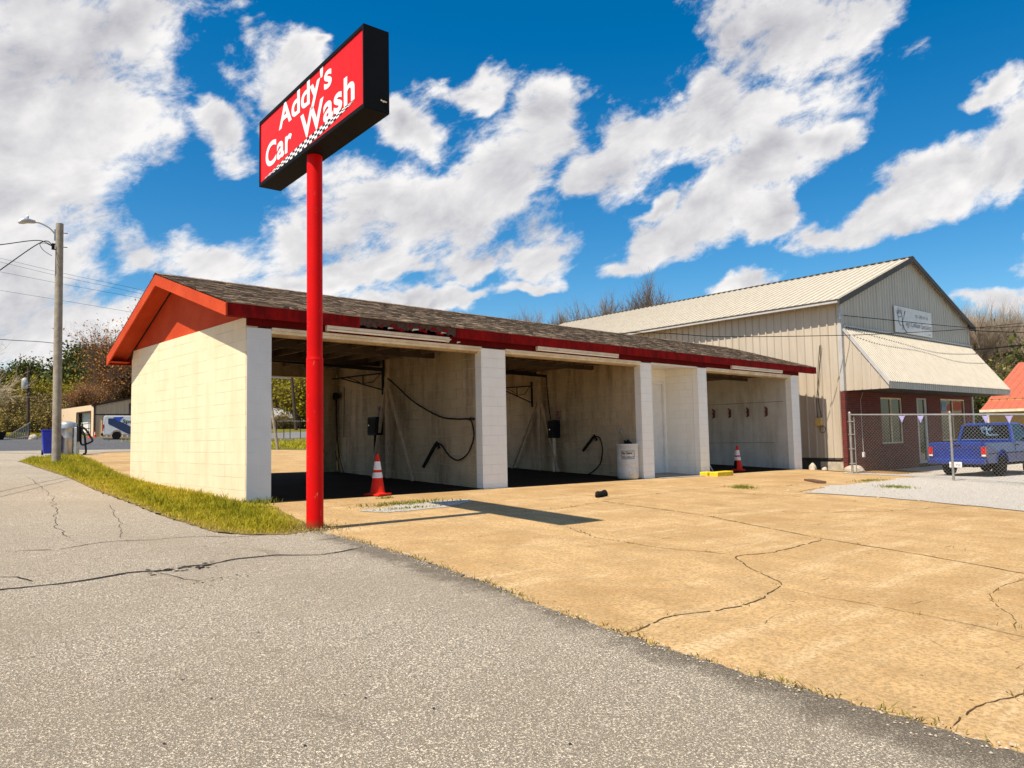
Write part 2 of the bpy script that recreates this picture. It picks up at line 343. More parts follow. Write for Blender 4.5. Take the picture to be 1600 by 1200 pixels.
def m_block(name, axis, a, b, joint, dirt=None, dirt_amt=.0, jstr=.5, bstr=.55, bw=.406):
    """painted concrete blocks 0.406 x 0.203 m; axis = the horizontal coordinate of the wall"""
    m, t = material(name); s = t.n('SeparateXYZ'); t.l.new(t.obj, s.inputs[0]); cb = t.n('CombineXYZ')
    t.l.new(s.outputs['X' if axis == 'x' else 'Y'], cb.inputs[0]); t.l.new(s.outputs['Z'], cb.inputs[1])
    br = t.n('TexBrick'); t.l.new(cb.outputs[0], br.inputs['Vector']); br.inputs['Scale'].default_value = 1.0
    br.inputs['Brick Width'].default_value = bw; br.inputs['Row Height'].default_value = .203; br.inputs['Mortar Size'].default_value = .0042; br.inputs['Mortar Smooth'].default_value = .35
    br.inputs['Color1'].default_value = (.42, .42, .42, 1); br.inputs['Color2'].default_value = (.58, .58, .58, 1); br.offset = .5
    tone = t.n('SeparateColor'); t.l.new(br.outputs['Color'], tone.inputs[0])
    f = t.math('ADD', t.math('MULTIPLY', t.noise(t.obj, 2.1, 7, .65), .7), t.math('MULTIPLY', tone.outputs[0], .45))
    c = t.mix(t.ramp(f, .38, .82), a, b)
    if dirt:
        sv = t.mapping(t.obj, scale=(2.2, 2.2, .35)); dn = t.noise(sv, 1.4, 7, .68)
        c = t.mix(t.math('MULTIPLY', t.ramp(dn, .42, .72), dirt_amt), c, dirt)
    chip = t.ramp(t.noise(t.obj, 9, 6, .75), .70, .76); c = t.mix(t.math('MULTIPLY', chip, .35), c, tuple(x * .55 for x in a))
    wob = t.ramp(t.noise(t.obj, 1.7, 4), .35, .6)
    jf = t.math('MULTIPLY', br.outputs['Fac'], t.math('MULTIPLY', wob, jstr)); c = t.mix(jf, c, joint)
    t.put(t.b.inputs['Base Color'], c); t.b.inputs['Roughness'].default_value = .75; t.b.inputs['Specular IOR Level'].default_value = .3
    h = t.math('SUBTRACT', t.math('MULTIPLY', t.noise(t.obj, 55, 4, .7), .25), br.outputs['Fac']); bump(t, h, bstr, .012); return m
CR1, CR2 = (.84, .68, .46), (.76, .60, .39)
M_GABLE = m_block('cream_block', 'y', CR1, CR2, (.26, .17, .08), (.62, .42, .22), .30, .6, .45, 1.624)
M_PIER = m_block('white_block_front', 'x', (.93, .90, .84), (.88, .85, .79), (.50, .47, .42), (.66, .6, .5), .15, .5)
M_PIERSHADE = m_block('shaded_white_block_front', 'x', (.70, .71, .71), (.64, .65, .65), (.82, .82, .82), (.5, .5, .48), .2, .6)  # shaded copy of the white block: shade on the corner pier put into its colour
M_PIERSIDE = m_block('white_block_side', 'y', (.90, .87, .79), (.85, .81, .73), (.55, .5, .43), (.62, .54, .4), .25, .5)
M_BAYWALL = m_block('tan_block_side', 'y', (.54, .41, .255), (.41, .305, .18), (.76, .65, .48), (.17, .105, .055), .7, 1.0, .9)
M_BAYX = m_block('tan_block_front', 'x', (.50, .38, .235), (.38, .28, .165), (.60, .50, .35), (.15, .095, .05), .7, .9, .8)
M_GREYWALL = m_block('grey_block_side', 'y', (.60, .56, .49), (.50, .465, .40), (.62, .58, .50), (.30, .24, .16), .55, .6)
M_REDGABLE = plain('sunlit_red_paint', (.56, .072, .020), (.47, .050, .014), .75, spec=.12, scale=1.4, fine=25)  # orange-red: sunlight on the gable end put into the paint colour
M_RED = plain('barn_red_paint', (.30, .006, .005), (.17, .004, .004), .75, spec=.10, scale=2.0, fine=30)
def m_peel():
    m, t = material('peeling_barn_red'); c = t.mix(t.ramp(t.noise(t.mapping(t.obj, scale=(1.5, 1, .5)), 3.5, 7, .7), .34, .66), (.30, .006, .005), (.13, .004, .004))
    p = t.noise(t.mapping(t.obj, scale=(.55, 1, 1.3)), 7, 8, .78); c = t.mix(t.math('MULTIPLY', t.ramp(p, .655, .69), .85), c, (.05, .022, .014)); c = t.mix(t.math('MULTIPLY', t.ramp(t.noise(t.obj, 15, 6, .75), .72, .75), .7), c, (.55, .35, .25))
    t.put(t.b.inputs['Base Color'], c); t.b.inputs['Roughness'].default_value = .8; t.b.inputs['Specular IOR Level'].default_value = .1; bump(t, p, .4, .006); return m
M_PEEL = m_peel()
M_REDSHADE = plain('shaded_red_paint', (.13, .004, .003), (.08, .003, .003), .8, spec=.08, scale=2.0, fine=30)  # darker copy of the red: shadow under the fascia put into the colour
M_ROTWOOD = plain('rotten_wood', (.045, .025, .018), (.12, .055, .04), .95, scale=14, fine=60, bmp=.7)
M_CREAMTRIM = plain('cream_trim', (.80, .70, .52), (.62, .50, .33), .6, scale=3, fine=22)
M_WHITE = plain('white_paint', (.82, .81, .78), (.72, .70, .66), .55, scale=3)
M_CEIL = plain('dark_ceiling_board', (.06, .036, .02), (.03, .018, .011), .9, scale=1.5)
M_JOIST = plain('old_joist', (.22, .14, .08), (.13, .08, .045), .85, scale=6)
M_POST = plain('weathered_post', (.50, .37, .24), (.38, .27, .17), .8, scale=7, fine=50)
M_BLACK = plain('black_metal', (.010, .009, .009), (.018, .014, .012), .7, scale=8, spec=.12)
M_RUBBER = plain('black_rubber', (.008, .008, .008), (.014, .012, .011), .75, scale=9, spec=.12)
M_NAVY = plain('navy_box_paint', (.006, .007, .012), (.012, .012, .014), .6, scale=6, spec=.15)
def m_shingle():
    m, t = material('brown_shingles'); a = t.n('Attribute', attribute_name='rnd'); r = t.n('ValToRGB'); t.l.new(a.outputs['Fac'], r.inputs[0])
    e = r.color_ramp.elements; e[0].position = 0; e[0].color = (.15, .100, .068, 1); e[1].position = 1; e[1].color = (.50, .37, .25, 1)
    for p, c in ((.3, (.24, .165, .11, 1)), (.62, (.33, .235, .155, 1))): k = e.new(p); k.color = c
    g = t.noise(t.obj, 150, 3, .7); c = t.mix(t.math('MULTIPLY', t.ramp(g, .4, .62), .55), r.outputs[0], (.05, .035, .026))
    t.put(t.b.inputs['Base Color'], c); t.b.inputs['Roughness'].default_value = .95; t.b.inputs['Specular IOR Level'].default_value = .15; bump(t, g, .6, .004); return m
M_SHINGLE = m_shingle()
def m_metal_siding(name, c1, c2, rough=.42):
    m, t = material(name); st = t.noise(t.mapping(t.obj, scale=(3, 3, .22)), 1.6, 6, .65)
    c = t.mix(t.ramp(st, .35, .7), c1, c2); t.put(t.b.inputs['Base Color'], c); t.b.inputs['Roughness'].default_value = rough; t.b.inputs['Specular IOR Level'].default_value = .45
    bump(t, t.noise(t.obj, 2.2, 3), .15, .02); return m
M_SIDING = m_metal_siding('beige_metal_siding', (.52, .445, .35), (.45, .38, .29))
M_GSIDING = m_metal_siding('grey_metal_siding', (.52, .46, .375), (.43, .375, .30), .36)
M_MROOF = m_metal_siding('pale_metal_roof', (.55, .485, .385), (.48, .42, .33), .55)
M_TRIM = plain('dark_grey_trim', (.085, .076, .068), (.06, .054, .048), .6, spec=.2)
M_GTRIM = plain('light_grey_trim', (.48, .47, .45), (.40, .39, .37), .5)
def m_brick():
    m, t = material('red_brick'); s = t.n('SeparateXYZ'); t.l.new(t.obj, s.inputs[0]); cb = t.n('CombineXYZ')
    t.l.new(t.math('ADD', s.outputs['X'], s.outputs['Y']), cb.inputs[0]); t.l.new(s.outputs['Z'], cb.inputs[1])
    br = t.n('TexBrick'); t.l.new(cb.outputs[0], br.inputs['Vector']); br.inputs['Scale'].default_value = 1; br.inputs['Brick Width'].default_value = .23; br.inputs['Row Height'].default_value = .076
    br.inputs['Mortar Size'].default_value = .0055; br.inputs['Color1'].default_value = (.165, .016, .010, 1); br.inputs['Color2'].default_value = (.075, .009, .006, 1); br.inputs['Mortar'].default_value = (.15, .075, .055, 1)
    c = t.mix(t.math('MULTIPLY', t.ramp(t.noise(t.obj, 6, 5), .45, .7), .4), br.outputs['Color'], (.09, .03, .025))
    t.put(t.b.inputs['Base Color'], c); t.b.inputs['Roughness'].default_value = .85; bump(t, t.math('SUBTRACT', 1, br.outputs['Fac']), .5, .006); return m
M_BRICK = m_brick()
def m_glass(name, col=(.012, .014, .016), rough=.05):
    m, t = material(name); t.b.inputs['Base Color'].default_value = (*col, 1); t.b.inputs['Roughness'].default_value = rough; t.b.inputs['Specular IOR Level'].default_value = .3
    bump(t, t.noise(t.obj, 1.3, 2), .03, .02); return m
M_GLASS = m_glass('dark_window_glass'); M_CARGLASS = m_glass('car_glass', (.004, .005, .006), .06)
M_SIGNRED = plain('red_sign_panel', (.80, .014, .008), (.70, .008, .005), .4, scale=1.1, fine=9, spec=.16)
M_POLERED = plain('red_pole_paint', (.60, .004, .006), (.50, .003, .005), .38, scale=1.2, fine=18, coat=.2)
def m_polered():
    m, t = material('chipped_red_pole_paint'); f = t.noise(t.mapping(t.obj, scale=(1, 1, .35)), 13, 6, .75)
    s = t.n('SeparateXYZ'); t.l.new(t.obj, s.inputs[0]); low = t.ramp(s.outputs[2], 2.3, .2)
    ch = t.math('MULTIPLY', t.ramp(f, .62, .665), t.math('ADD', .30, low, clamp=True)); c = t.mix(t.ramp(t.noise(t.obj, 1.5, 5), .4, .7), (.66, .003, .003), (.55, .002, .002))
    t.put(t.b.inputs['Base Color'], t.mix(t.math('MULTIPLY', t.ramp(t.math('ADD', s.outputs[2], t.math('MULTIPLY', f, .25)), .28, .14), .8), t.mix(t.math('MULTIPLY', ch, .6), c, (.70, .24, .17)), (.20, .06, .025))); t.b.inputs['Roughness'].default_value = .5; t.b.inputs['Specular IOR Level'].default_value = .12
    bump(t, f, .12, .004); return m
M_POLE = m_polered()
M_LETTER = plain('white_letter_vinyl', (.90, .88, .86), (.84, .80, .78), .4)
M_SIGNBLACK = plain('black_sign_cabinet', (.004, .004, .004), (.006, .006, .006), .6, spec=.12)
M_INK = plain('black_ink', (.012, .010, .012), None, .6); M_VIOLET = plain('violet_ink', (.05, .02, .06), None, .6)
M_UWOOD = plain('grey_pole_wood', (.36, .31, .24), (.24, .20, .15), .9, scale=5, fine=45, bmp=.3)
M_DWOOD = plain('dark_pole_wood', (.085, .05, .032), (.06, .035, .022), .9, scale=5)
M_GALV = plain('galvanised_steel', (.52, .52, .51), (.40, .40, .39), .42, .75, scale=9, fine=60)
M_WIRE = plain('wire_steel', (.38, .36, .32), (.26, .24, .21), .45, .35, scale=9)
M_STAIN = plain('brushed_tank_steel', (.55, .53, .50), (.44, .42, .39), .38, .7, scale=3)
M_BLUEBIN = plain('blue_plastic', (.010, .028, .42), (.008, .022, .32), .5, scale=4)
M_CONE = plain('orange_cone', (.80, .030, .010), (.66, .020, .008), .6, scale=6, spec=.15); M_CONEW = plain('cone_white_band', (.85, .83, .80), (.7, .66, .62), .4, scale=12)
M_BARREL = plain('white_drum_plastic', (.72, .70, .65), (.50, .47, .42), .45, scale=2.6, fine=24)
M_YELLOW = plain('yellow_curb_paint', (.78, .55, .012), (.55, .36, .02), .65, scale=9, fine=40, contrast=(.42, .7))
M_STONE = plain('pale_stone', (.55, .47, .36), (.38, .31, .23), .9, scale=6, fine=30, bmp=.6)
M_FOUND = plain('stained_foundation', (.10, .085, .07), (.035, .03, .026), .9, scale=2.6, fine=20, bmp=.4)
M_OXBLOOD = plain('oxblood_metal', (.15, .02, .016), (.09, .015, .012), .5, scale=9)
M_TAN = plain('tan_metal', (.78, .58, .39), (.70, .52, .34), .6); M_TAN2 = m_metal_siding('tan_ribbed_metal', (.78, .50, .28), (.66, .42, .23))
M_ORROOF = m_metal_siding('orange_metal_roof', (.50, .13, .06), (.42, .105, .05), .4)
M_YWALL = plain('yellow_wall', (.62, .42, .13), (.52, .35, .11), .7)
def m_paint(name, c, c2, rough=.3, metal=.35):
    m, t = material(name); t.put(t.b.inputs['Base Color'], t.mix(t.ramp(t.noise(t.obj, 2.4, 5), .4, .68), c, c2)); t.b.inputs['Roughness'].default_value = rough
    t.b.inputs['Metallic'].default_value = metal; t.b.inputs['Coat Weight'].default_value = .5; t.b.inputs['Coat Roughness'].default_value = .08; return m
M_BLUE = m_paint('blue_car_paint', (.001, .024, .20), (.001, .016, .13), .35, .0); M_SILVER = m_paint('silver_car_paint', (.42, .40, .40), (.34, .32, .33)); M_VANWHITE = m_paint('white_van_paint', (.62, .60, .57), (.56, .54, .51), .4, 0)
M_VANNAVY = m_paint('navy_vinyl', (.010, .014, .07), (.008, .011, .05), .35, 0); M_VANBLUE = m_paint('blue_vinyl', (.012, .05, .42), (.01, .04, .36), .35, 0)
M_TYRE = plain('tyre_rubber', (.009, .008, .008), (.02, .017, .014), .9, scale=8, spec=.1); M_RIM = plain('alloy_rim', (.48, .46, .44), (.36, .34, .32), .35, .7)
M_TAIL = plain('red_lamp_lens', (.55, .006, .008), (.40, .004, .006), .15); M_CHROME = plain('chrome_trim', (.62, .62, .62), (.55, .55, .55), .15, 1.0)
M_PLATE = plain('white_plate', (.78, .77, .74), (.68, .66, .64), .5); M_DECAL = plain('pale_blue_decal', (.16, .30, .46), None, .6)
M_PENNANT = plain('lilac_pennant', (.36, .32, .56), (.25, .22, .40), .7, scale=20)
def m_leaf(name, cols, trans=.25):
    m, t = material(name); a = t.n('Attribute', attribute_name='rnd'); r = t.n('ValToRGB'); t.l.new(a.outputs['Fac'], r.inputs[0])
    e = r.color_ramp.elements; e[0].position = 0; e[0].color = (*cols[0], 1); e[1].position = 1; e[1].color = (*cols[-1], 1)
    for i, c in enumerate(cols[1:-1]): k = e.new((i + 1) / (len(cols) - 1)); k.color = (*c, 1)
    t.put(t.b.inputs['Base Color'], r.outputs[0]); t.b.inputs['Roughness'].default_value = .7; t.b.inputs['Specular IOR Level'].default_value = .2
    tr = t.n('BsdfTranslucent'); t.l.new(r.outputs[0], tr.inputs[0]); mx = t.n('MixShader'); mx.inputs[0].default_value = trans
    out = [n for n in m.node_tree.nodes if n.type == 'OUTPUT_MATERIAL'][0]; t.l.new(t.b.outputs[0], mx.inputs[1]); t.l.new(tr.outputs[0], mx.inputs[2]); t.l.new(mx.outputs[0], out.inputs[0]); return m
M_GRASS = m_leaf('lawn_blades', [(.17, .18, .010), (.36, .32, .014), (.50, .41, .025), (.60, .44, .09)], .3)
M_WEED = m_leaf('weed_leaves', [(.09, .13, .012), (.20, .22, .02), (.30, .27, .03)], .3)
M_DRY = m_leaf('dry_seam_growth', [(.10, .06, .02), (.22, .14, .04), (.22, .20, .03), (.36, .24, .09)], .1)
M_BARK = plain('grey_bark', (.26, .205, .155), (.16, .125, .095), .95, scale=4); M_BARKD = plain('brown_bark', (.15, .10, .065), (.10, .065, .042), .95, scale=4)
M_TWIG = plain('pale_twigs', (.44, .34, .24), (.32, .24, .17), .9, scale=2); M_TWIGD = plain('dark_twigs', (.20, .145, .105), (.14, .10, .075), .9, scale=2)
M_PINE = m_leaf('pine_needles', [(.03, .045, .010), (.075, .095, .018), (.15, .155, .025)], .15)
M_BUD = m_leaf('copper_buds', [(.24, .095, .024), (.46, .20, .048), (.62, .32, .085)], .25)
M_YG = m_leaf('spring_leaves', [(.14, .13, .012), (.32, .27, .022), (.50, .40, .035)], .3)
M_BRUSH = m_leaf('brush_leaves', [(.15, .105, .035), (.27, .19, .06), (.27, .23, .035), (.42, .30, .11)], .2)

# ------------------------------------------------------------------ ground, paving
terrain = MB()
for j in range(len(YS)):
    for i in range(len(XS)): terrain.v.append((XS[i], YS[j], HG[j, i]))
nx = len(XS)
for j in range(len(YS) - 1):
    for i in range(nx - 1):
        a = j * nx + i; terrain.face((a, a + 1, a + nx + 1)); terrain.face((a, a + nx + 1, a + nx))
terrain.build('ground', M_GROUND, fixn=False, kind='structure')

GL = [(-.73, -3.36), (-1.05, -3.38), (-1.40, -3.12), (-1.57, -2.62), (-1.55, -1.04), (-1.39, 1.15), (-1.28, 3.37), (-.87, 7.52), (-.59, 11.52), (-.21, 16.32), (.99, 20.67), (2.31, 22.98), (3.4, 24.3)]
GRT = [(3.4, 24.3), (1.62, 14.76), (.50, 8.69), (.02, 6.1), (.02, -.05), (.18, -.56), (-.12, -1.7), (-.38, -2.75), (-.55, -3.2)]
SEAM = [(-.40, -2.6), (-.50, -3.3), (-.60, -4.4), (-.66, -5.3), (-.90, -6.78), (-1.15, -7.8), (-1.24, -8.63), (-1.32, -9.3), (-1.33, -10.2), (-1.36, -10.7), (-1.6, -14), (-1.9, -20)]
rs = random.Random(3)
seam_j = densify(SEAM, .045, .022, rs)
# concrete apron, from the street edge round and behind the car wash
cm = sheet_mb([(-3, -26), (19.3, -26), (19.3, -4.6), (20.9, -2.2), (20.9, 5), (19.8, 9), (16.5, 26.4), (14.5, 28.3), (6, 29.4), (3.4, 24.3), (1.62, 14.76), (.50, 8.69), (-.2, 6.1), (-1.0, -2.6)], .006)
cm.m = 1; DZ = .010
CR = [([(5.23, -2.92), (4.92, -5.27), (4.05, -7.44), (3.78, -8.69), (3.44, -9.7), (2.4, -12.5)], .034, .010),
      ([(3.99, -7.53), (3.0, -7.58), (2.6, -7.59), (2.04, -7.45), (1.76, -7.68), (1.43, -8.03), (1.25, -8.25), (1.01, -8.46), (.49, -8.58), (.19, -8.6), (-.25, -8.54), (-.51, -8.44), (-.84, -8.46), (-1.2, -8.5)], .024, .025),
      ([(.96, -8.51), (.88, -8.9), (.91, -9.19), (.9, -9.56), (.87, -9.94), (.79, -10.26), (.6, -11.3)], .012, .02),
      ([(-1.3, -10.42), (-1.04, -10.4), (-.78, -10.43), (-.53, -10.51), (.1, -10.6)], .015, .022),
      ([(2.33, -4.78), (1.87, -5.56), (1.85, -5.97), (1.83, -6.36), (1.85, -6.7), (2.11, -7.41)], .018, .03),
      ([(3.15, -9.76), (2.46, -9.72), (2.1, -9.74), (1.64, -9.91), (1.43, -10.04), (.9, -10.2)], .010, .02),
      ([(2.79, -3.38), (3.8, -3.37), (5.24, -3.05)], .022, .012), ([(5.03, -5.25), (5.81, -5.3), (6.27, -5.61), (6.91, -6.27), (7.5, -6.5)], .018, .025),
      ([(5.23, -2.92), (8.2, -2.6), (11.5, -2.5)], .016, .01), ([(7.0, -6.2), (7.95, -6.79), (9.18, -7.08), (10.56, -7.41)], .018, .03), ([(8.4, -2.7), (8.9, -3.6), (9.3, -4.7), (9.2, -6.2)], .014, .03),
      ([(10.2, -2.9), (11.6, -3.3), (12.6, -3.1), (13.6, -3.4)], .022, .04), ([(10.3, -4.2), (12.2, -3.9), (13.2, -4.2)], .03, .05), ([(5.2, -3.0), (5.6, -1.4), (5.7, -.1)], .012, .01), ([(.5, -1.2), (1.4, -1.0), (2.2, -1.1)], .015, .02), ([(.4, -5.4), (1.2, -6.1), (2.0, -6.2)], .007, .02),
      ([(-.6, -4.6), (.3, -4.9), (1.3, -4.75), (2.3, -4.78)], .008, .02), ([(4.4, -6.6), (5.6, -7.2), (6.4, -8.3)], .008, .03)]
for p, wd, j in CR: crack(cm, p, wd * .50, DZ, j * .8, .045, .12)
rr = random.Random(11)
for k in range(190):     # short hairlines and scaled spots in the surface
    x, y = rr.uniform(-.5, 10), rr.uniform(-11, -1); a = rr.uniform(-.3, .3) if rr.random() < .7 else rr.uniform(0, 6.28); L = rr.uniform(.06, .35)
    crack(cm, [(x, y), (x + L * math.cos(a), y + L * math.sin(a))], rr.uniform(.003, .009), DZ, .008, .04, .15)
cm.build('concrete_apron', [M_CONC, M_CRACK], fixn=False, kind='structure')
# asphalt lot with a frayed edge over the concrete
am = sheet_mb(densify(GL[:7], .08, .022, rs)[:-1] + GL[6:] + [(5.0, 26.5), (2.5, 30.0), (-4, 31), (-45, 33), (-45, -26), (-1.9, -26)] + seam_j[::-1][:-30] + [(-.55, -3.3)], .016)
am.m = 1
for p, wd, j in [([(-6.5, -4.5), (-4.15, -4.67), (-3.99, -4.67), (-3.57, -4.72), (-3.05, -4.58), (-2.73, -4.73), (-2.58, -4.6), (-2.37, -4.65), (-2.07, -4.52), (-1.7, -4.55), (-1.35, -4.82), (-.75, -4.66)], .030, .014),
      ([(-3.69, -2.79), (-3.29, -2.96), (-2.78, -2.76), (-2.31, -2.9), (-1.77, -2.96), (-1.64, -3.17), (-1.11, -3.33)], .014, .03),
      ([(-1.52, 7.97), (-1.99, 3.54), (-2.5, .5), (-2.89, -1.18), (-2.98, -2.33)], .006, .02), ([(-1.72, .94), (-2.13, -1.01), (-2.56, -2.65)], .005, .02), ([(-3.9, -4.14), (-3.79, -4.23), (-3.74, -4.49)], .03, .03),
      ([(-.95, -3.95), (-.75, -4.0), (-.6, -3.9)], .012, .01), ([(-2.9, -4.6), (-2.7, -5.3)], .008, .02)]:
    crack(am, p, wd, .021, j, .05, .03)
for k in range(150):     # potholed crumbs along the wide crack, worn pits elsewhere
    if k < 45: x, y = rr.gauss(-2.62, .22), -4.68 + rr.gauss(0, .07)
    elif k < 70: x, y = rr.gauss(-2.55, .16), -5.32 + rr.gauss(0, .05)
    else: x, y = rr.uniform(-4.6, -1.4), rr.uniform(-10.5, -3.5); k = max(k, 70)
    r = rr.uniform(.008, .026) if k < 45 else rr.uniform(.004, .012) if k < 70 else rr.uniform(.003, .008); am.poly([(x + r * math.cos(q * 1.05) * rr.uniform(.6, 1.3) * 1.3, y + r * math.sin(q * 1.05) * rr.uniform(.6, 1.3), hz(x, y) + .021 + .0002 * k / 150) for q in range(6)])
am.build('asphalt_lot', [M_ASPH, M_ACRACK], fixn=False, kind='structure')
sheet_mb([(-90, 33.5), (-45, 33.2), (2.0, 30.4), (7.1, 31.0), (13, 34), (29.7, 55), (36.5, 69), (60, 74), (120, 80), (120, 72), (44, 57), (36, 45), (24, 33), (18, 30)][:7] + [(26.5, 62.0), (6.17, 60.2), (-90, 62)], .008).build('road', M_ROAD, fixn=False, kind='structure')
sheet_mb([(20, 57), (29.6, 56.8), (120, 62), (120, 78), (36.5, 69.8), (24, 62.5)], .012).build('side_road', m_asphalt('grey_road', (.10, .10, .10), (.22, .21, .20), (.32, .31, .30)), fixn=False, kind='structure')
sheet_mb([(-45, 31), (-4, 29.5), (1.4, 27.6), (3.4, 24.6), (5.4, 27.5), (12, 29.2), (13.5, 31.2), (7, 31.6), (1.4, 30.9), (-45, 33.6)], .024).build('road_shoulder', M_STRIP, fixn=False, kind='structure')
sheet_mb(densify([(10.2, -4.35), (12.55, -3.9), (13.77, -3.98), (18.97, -3.89), (18.6, -6.9), (17.2, -9.5), (11.5, -9.4), (10.12, -8.3), (10.34, -7.26), (10.5, -6.17), (10.45, -5.08), (10.2, -4.35)], .3, .07, rs)[:-1], .018).build('gravel_drive', M_GRAVEL, fixn=False, kind='structure')
sheet_mb([(18.2, -1.9), (21.2, -.9), (45, -2.6), (60, -14), (30, -16), (18.4, -9), (18.9, -5.1)], .014).build('gravel_yard', M_GRAVEL, fixn=False, kind='structure')
sheet_mb(densify([(19.5, -.4), (21.2, -.9), (24.5, -1.2), (24.2, -2.6), (18.6, -2.1), (19.5, -.4)], .25, .05, rs)[:-1], .020).build('sandy_ground', M_DIRT, fixn=False, kind='structure')
sheet_mb(densify([(.95, -1.85), (1.77, -1.55), (2.99, -1.35), (3.5, -1.4), (3.2, -1.8), (2.27, -2.2), (1.2, -2.25), (.95, -1.85)], .15, .05, rs)[:-1], .012).build('gravel_patch', M_GRAVEL, fixn=False, kind='structure')
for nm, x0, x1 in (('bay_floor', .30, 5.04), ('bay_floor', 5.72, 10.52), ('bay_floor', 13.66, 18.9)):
    sheet_mb([(x0, -.12), (x1, -.07), (x1, 6.0), (x0, 6.0)], .0125).build(nm, M_BAYFLOOR, fixn=False, kind='structure')  # dark sheet stops at the eave's shade line, painting in the bay shade
sheet_mb([(11.0, -.25), (13.2, -.3), (13.2, 1.07), (11.0, 1.07)], .016).build('alcove_floor', M_STRIP, fixn=False, kind='structure')
soil = GL + GRT[1:]
sheet_mb(densify(soil[:7], .08, .02, rs)[:-1] + soil[6:], .0215).build('grass_bed', M_SOIL, fixn=False, kind='structure')

def inside(poly, x, y):
    c = False; n = len(poly)
    for i in range(n):
        (x1, y1), (x2, y2) = poly[i - 1], poly[i]
        if (y1 > y) != (y2 > y) and x < (x2 - x1) * (y - y1) / (y2 - y1) + x1: c = not c
    return c
def edge_dist(poly, x, y):
    d = 9
    for i in range(len(poly)):
        (ax, ay), (bx, by) = poly[i - 1], poly[i]; L = (bx - ax) ** 2 + (by - ay) ** 2
        t = max(0, min(1, ((x - ax) * (bx - ax) + (y - ay) * (by - ay)) / L)); d = min(d, math.hypot(x - ax - t * (bx - ax), y - ay - t * (by - ay)))
    return d
def blade(v, f, rn, x, y, z, h, wd, r, lean=.5, tone=.5):
    a = r.uniform(0, 6.283); dx, dy = math.cos(a) * wd / 2, math.sin(a) * wd / 2; lx, ly = r.gauss(0, lean) * h, r.gauss(0, lean) * h; b = len(v)
    v += [(x - dx, y - dy, z), (x + dx, y + dy, z), (x + lx * .35 + dx * .7, y + ly * .35 + dy * .7, z + h * .62), (x + lx * .35 - dx * .7, y + ly * .35 - dy * .7, z + h * .62), (x + lx, y + ly, z + h)]
    f += [(b, b + 1, b + 2, b + 3), (b + 3, b + 2, b + 4)]; k = min(1, max(0.001, r.gauss(tone, .17))); rn += [k, k]
def blades(name, v, f, rn, mat, **k):
    m = MB(); m.v = v; m.f = f; m.rnd = rn; m.mi = [0] * len(f); m.sm = [False] * len(f); return m.build(name, mat, fixn=False, **k)
rg = random.Random(21); v, f, rn = [], [], []
cnt = 0
while cnt < 46000:
    x, y = rg.uniform(-1.65, 3.4), rg.uniform(-3.4, 24.3)
    if not inside(soil, x, y) or (0 <= x and y < 6.1 and y > 0): continue
    near = max(0, 1 - (y + 3.4) / 20)
    if rg.random() > .25 + .75 * near: continue
    e = edge_dist(soil, x, y); cl = math.sin(x * 5.1 + y * 2.3) * math.sin(x * 2.2 - y * 3.7) + rg.gauss(0, .4)
    if e < .16 and rg.random() > .3 + e * 3: continue
    thin = max(0, min(1, (-2.2 - y) / .9)) * max(0, min(1, (x + 1.1) / .5))
    if rg.random() < thin * .75: continue
    h = (.040 + .065 * max(0, cl)) * (.5 + min(.6, e * 2)) * rg.uniform(.6, 1.5)
    blade(v, f, rn, x, y, hz(x, y) + .020, h, rg.uniform(.006, .012) * (1.6 - .6 * near), rg, .5, min(.95, max(.08, .47 - .16 * cl + .10 * math.sin(x * 1.7 + y * .8) + (.42 * max(0, 1 - e / .28))))); cnt += 1
go = blades('grass', v, f, rn, M_GRASS, kind='stuff'); tag(go, 'yellow green grass strip between the asphalt lot and the block wall', 'grass')
# far verges seen over the road and through the first bay
v, f, rn = [], [], []
for k in range(9000):
    if k < 6000: t = rg.random(); x, y = 13.2 + t * 11 + rg.uniform(-1, 5), 29.5 + rg.random() ** .8 * 24
    else: x, y = rg.uniform(-2, 12.5), rg.uniform(61, 67)
    blade(v, f, rn, x, y, hz(x, y), rg.uniform(.06, .22), rg.uniform(.04, .09), rg)
tag(blades('verge_grass', v, f, rn, M_GRASS, kind='stuff'), 'rough grass verge beyond the concrete and along the far road', 'grass')
# growth in the seam between asphalt and concrete, and in the slab cracks
v, f, rn = [], [], []
for (x, y) in densify(SEAM[1:], .012, .02, rg):
    if y < -11.5: continue
    dens_ = .5 + .5 * math.sin(y * 3.1) * math.sin(y * 7.7 + 1)
    if rg.random() > dens_ * .9: continue
    for q in range(rg.randint(1, 4)): blade(v, f, rn, x + rg.gauss(.01, .025), y + rg.gauss(0, .02), hz(x, y) + .012, rg.uniform(.008, .038), rg.uniform(.005, .012), rg, .9)
for p, wd, j in CR[:12]:
    for (x, y) in densify(p, .05, .02, rg):
        if rg.random() < .07:
            for q in range(5): blade(v, f, rn, x + rg.gauss(0, .02), y + rg.gauss(0, .02), hz(x, y) + .008, rg.uniform(.01, .035), rg.uniform(.004, .009), rg, .9)
for k in range(900):    # scrubby fringe where the strip dies out by the sign pole
    x, y = rg.gauss(-.55, .2), rg.gauss(-3.0, .3); blade(v, f, rn, x, y, hz(x, y) + .02, rg.uniform(.01, .05), rg.uniform(.005, .01), rg, .9)
tag(blades('seam_weeds', v, f, rn, M_DRY, kind='stuff'), 'dry weeds growing in the seam between asphalt and concrete', 'weeds')
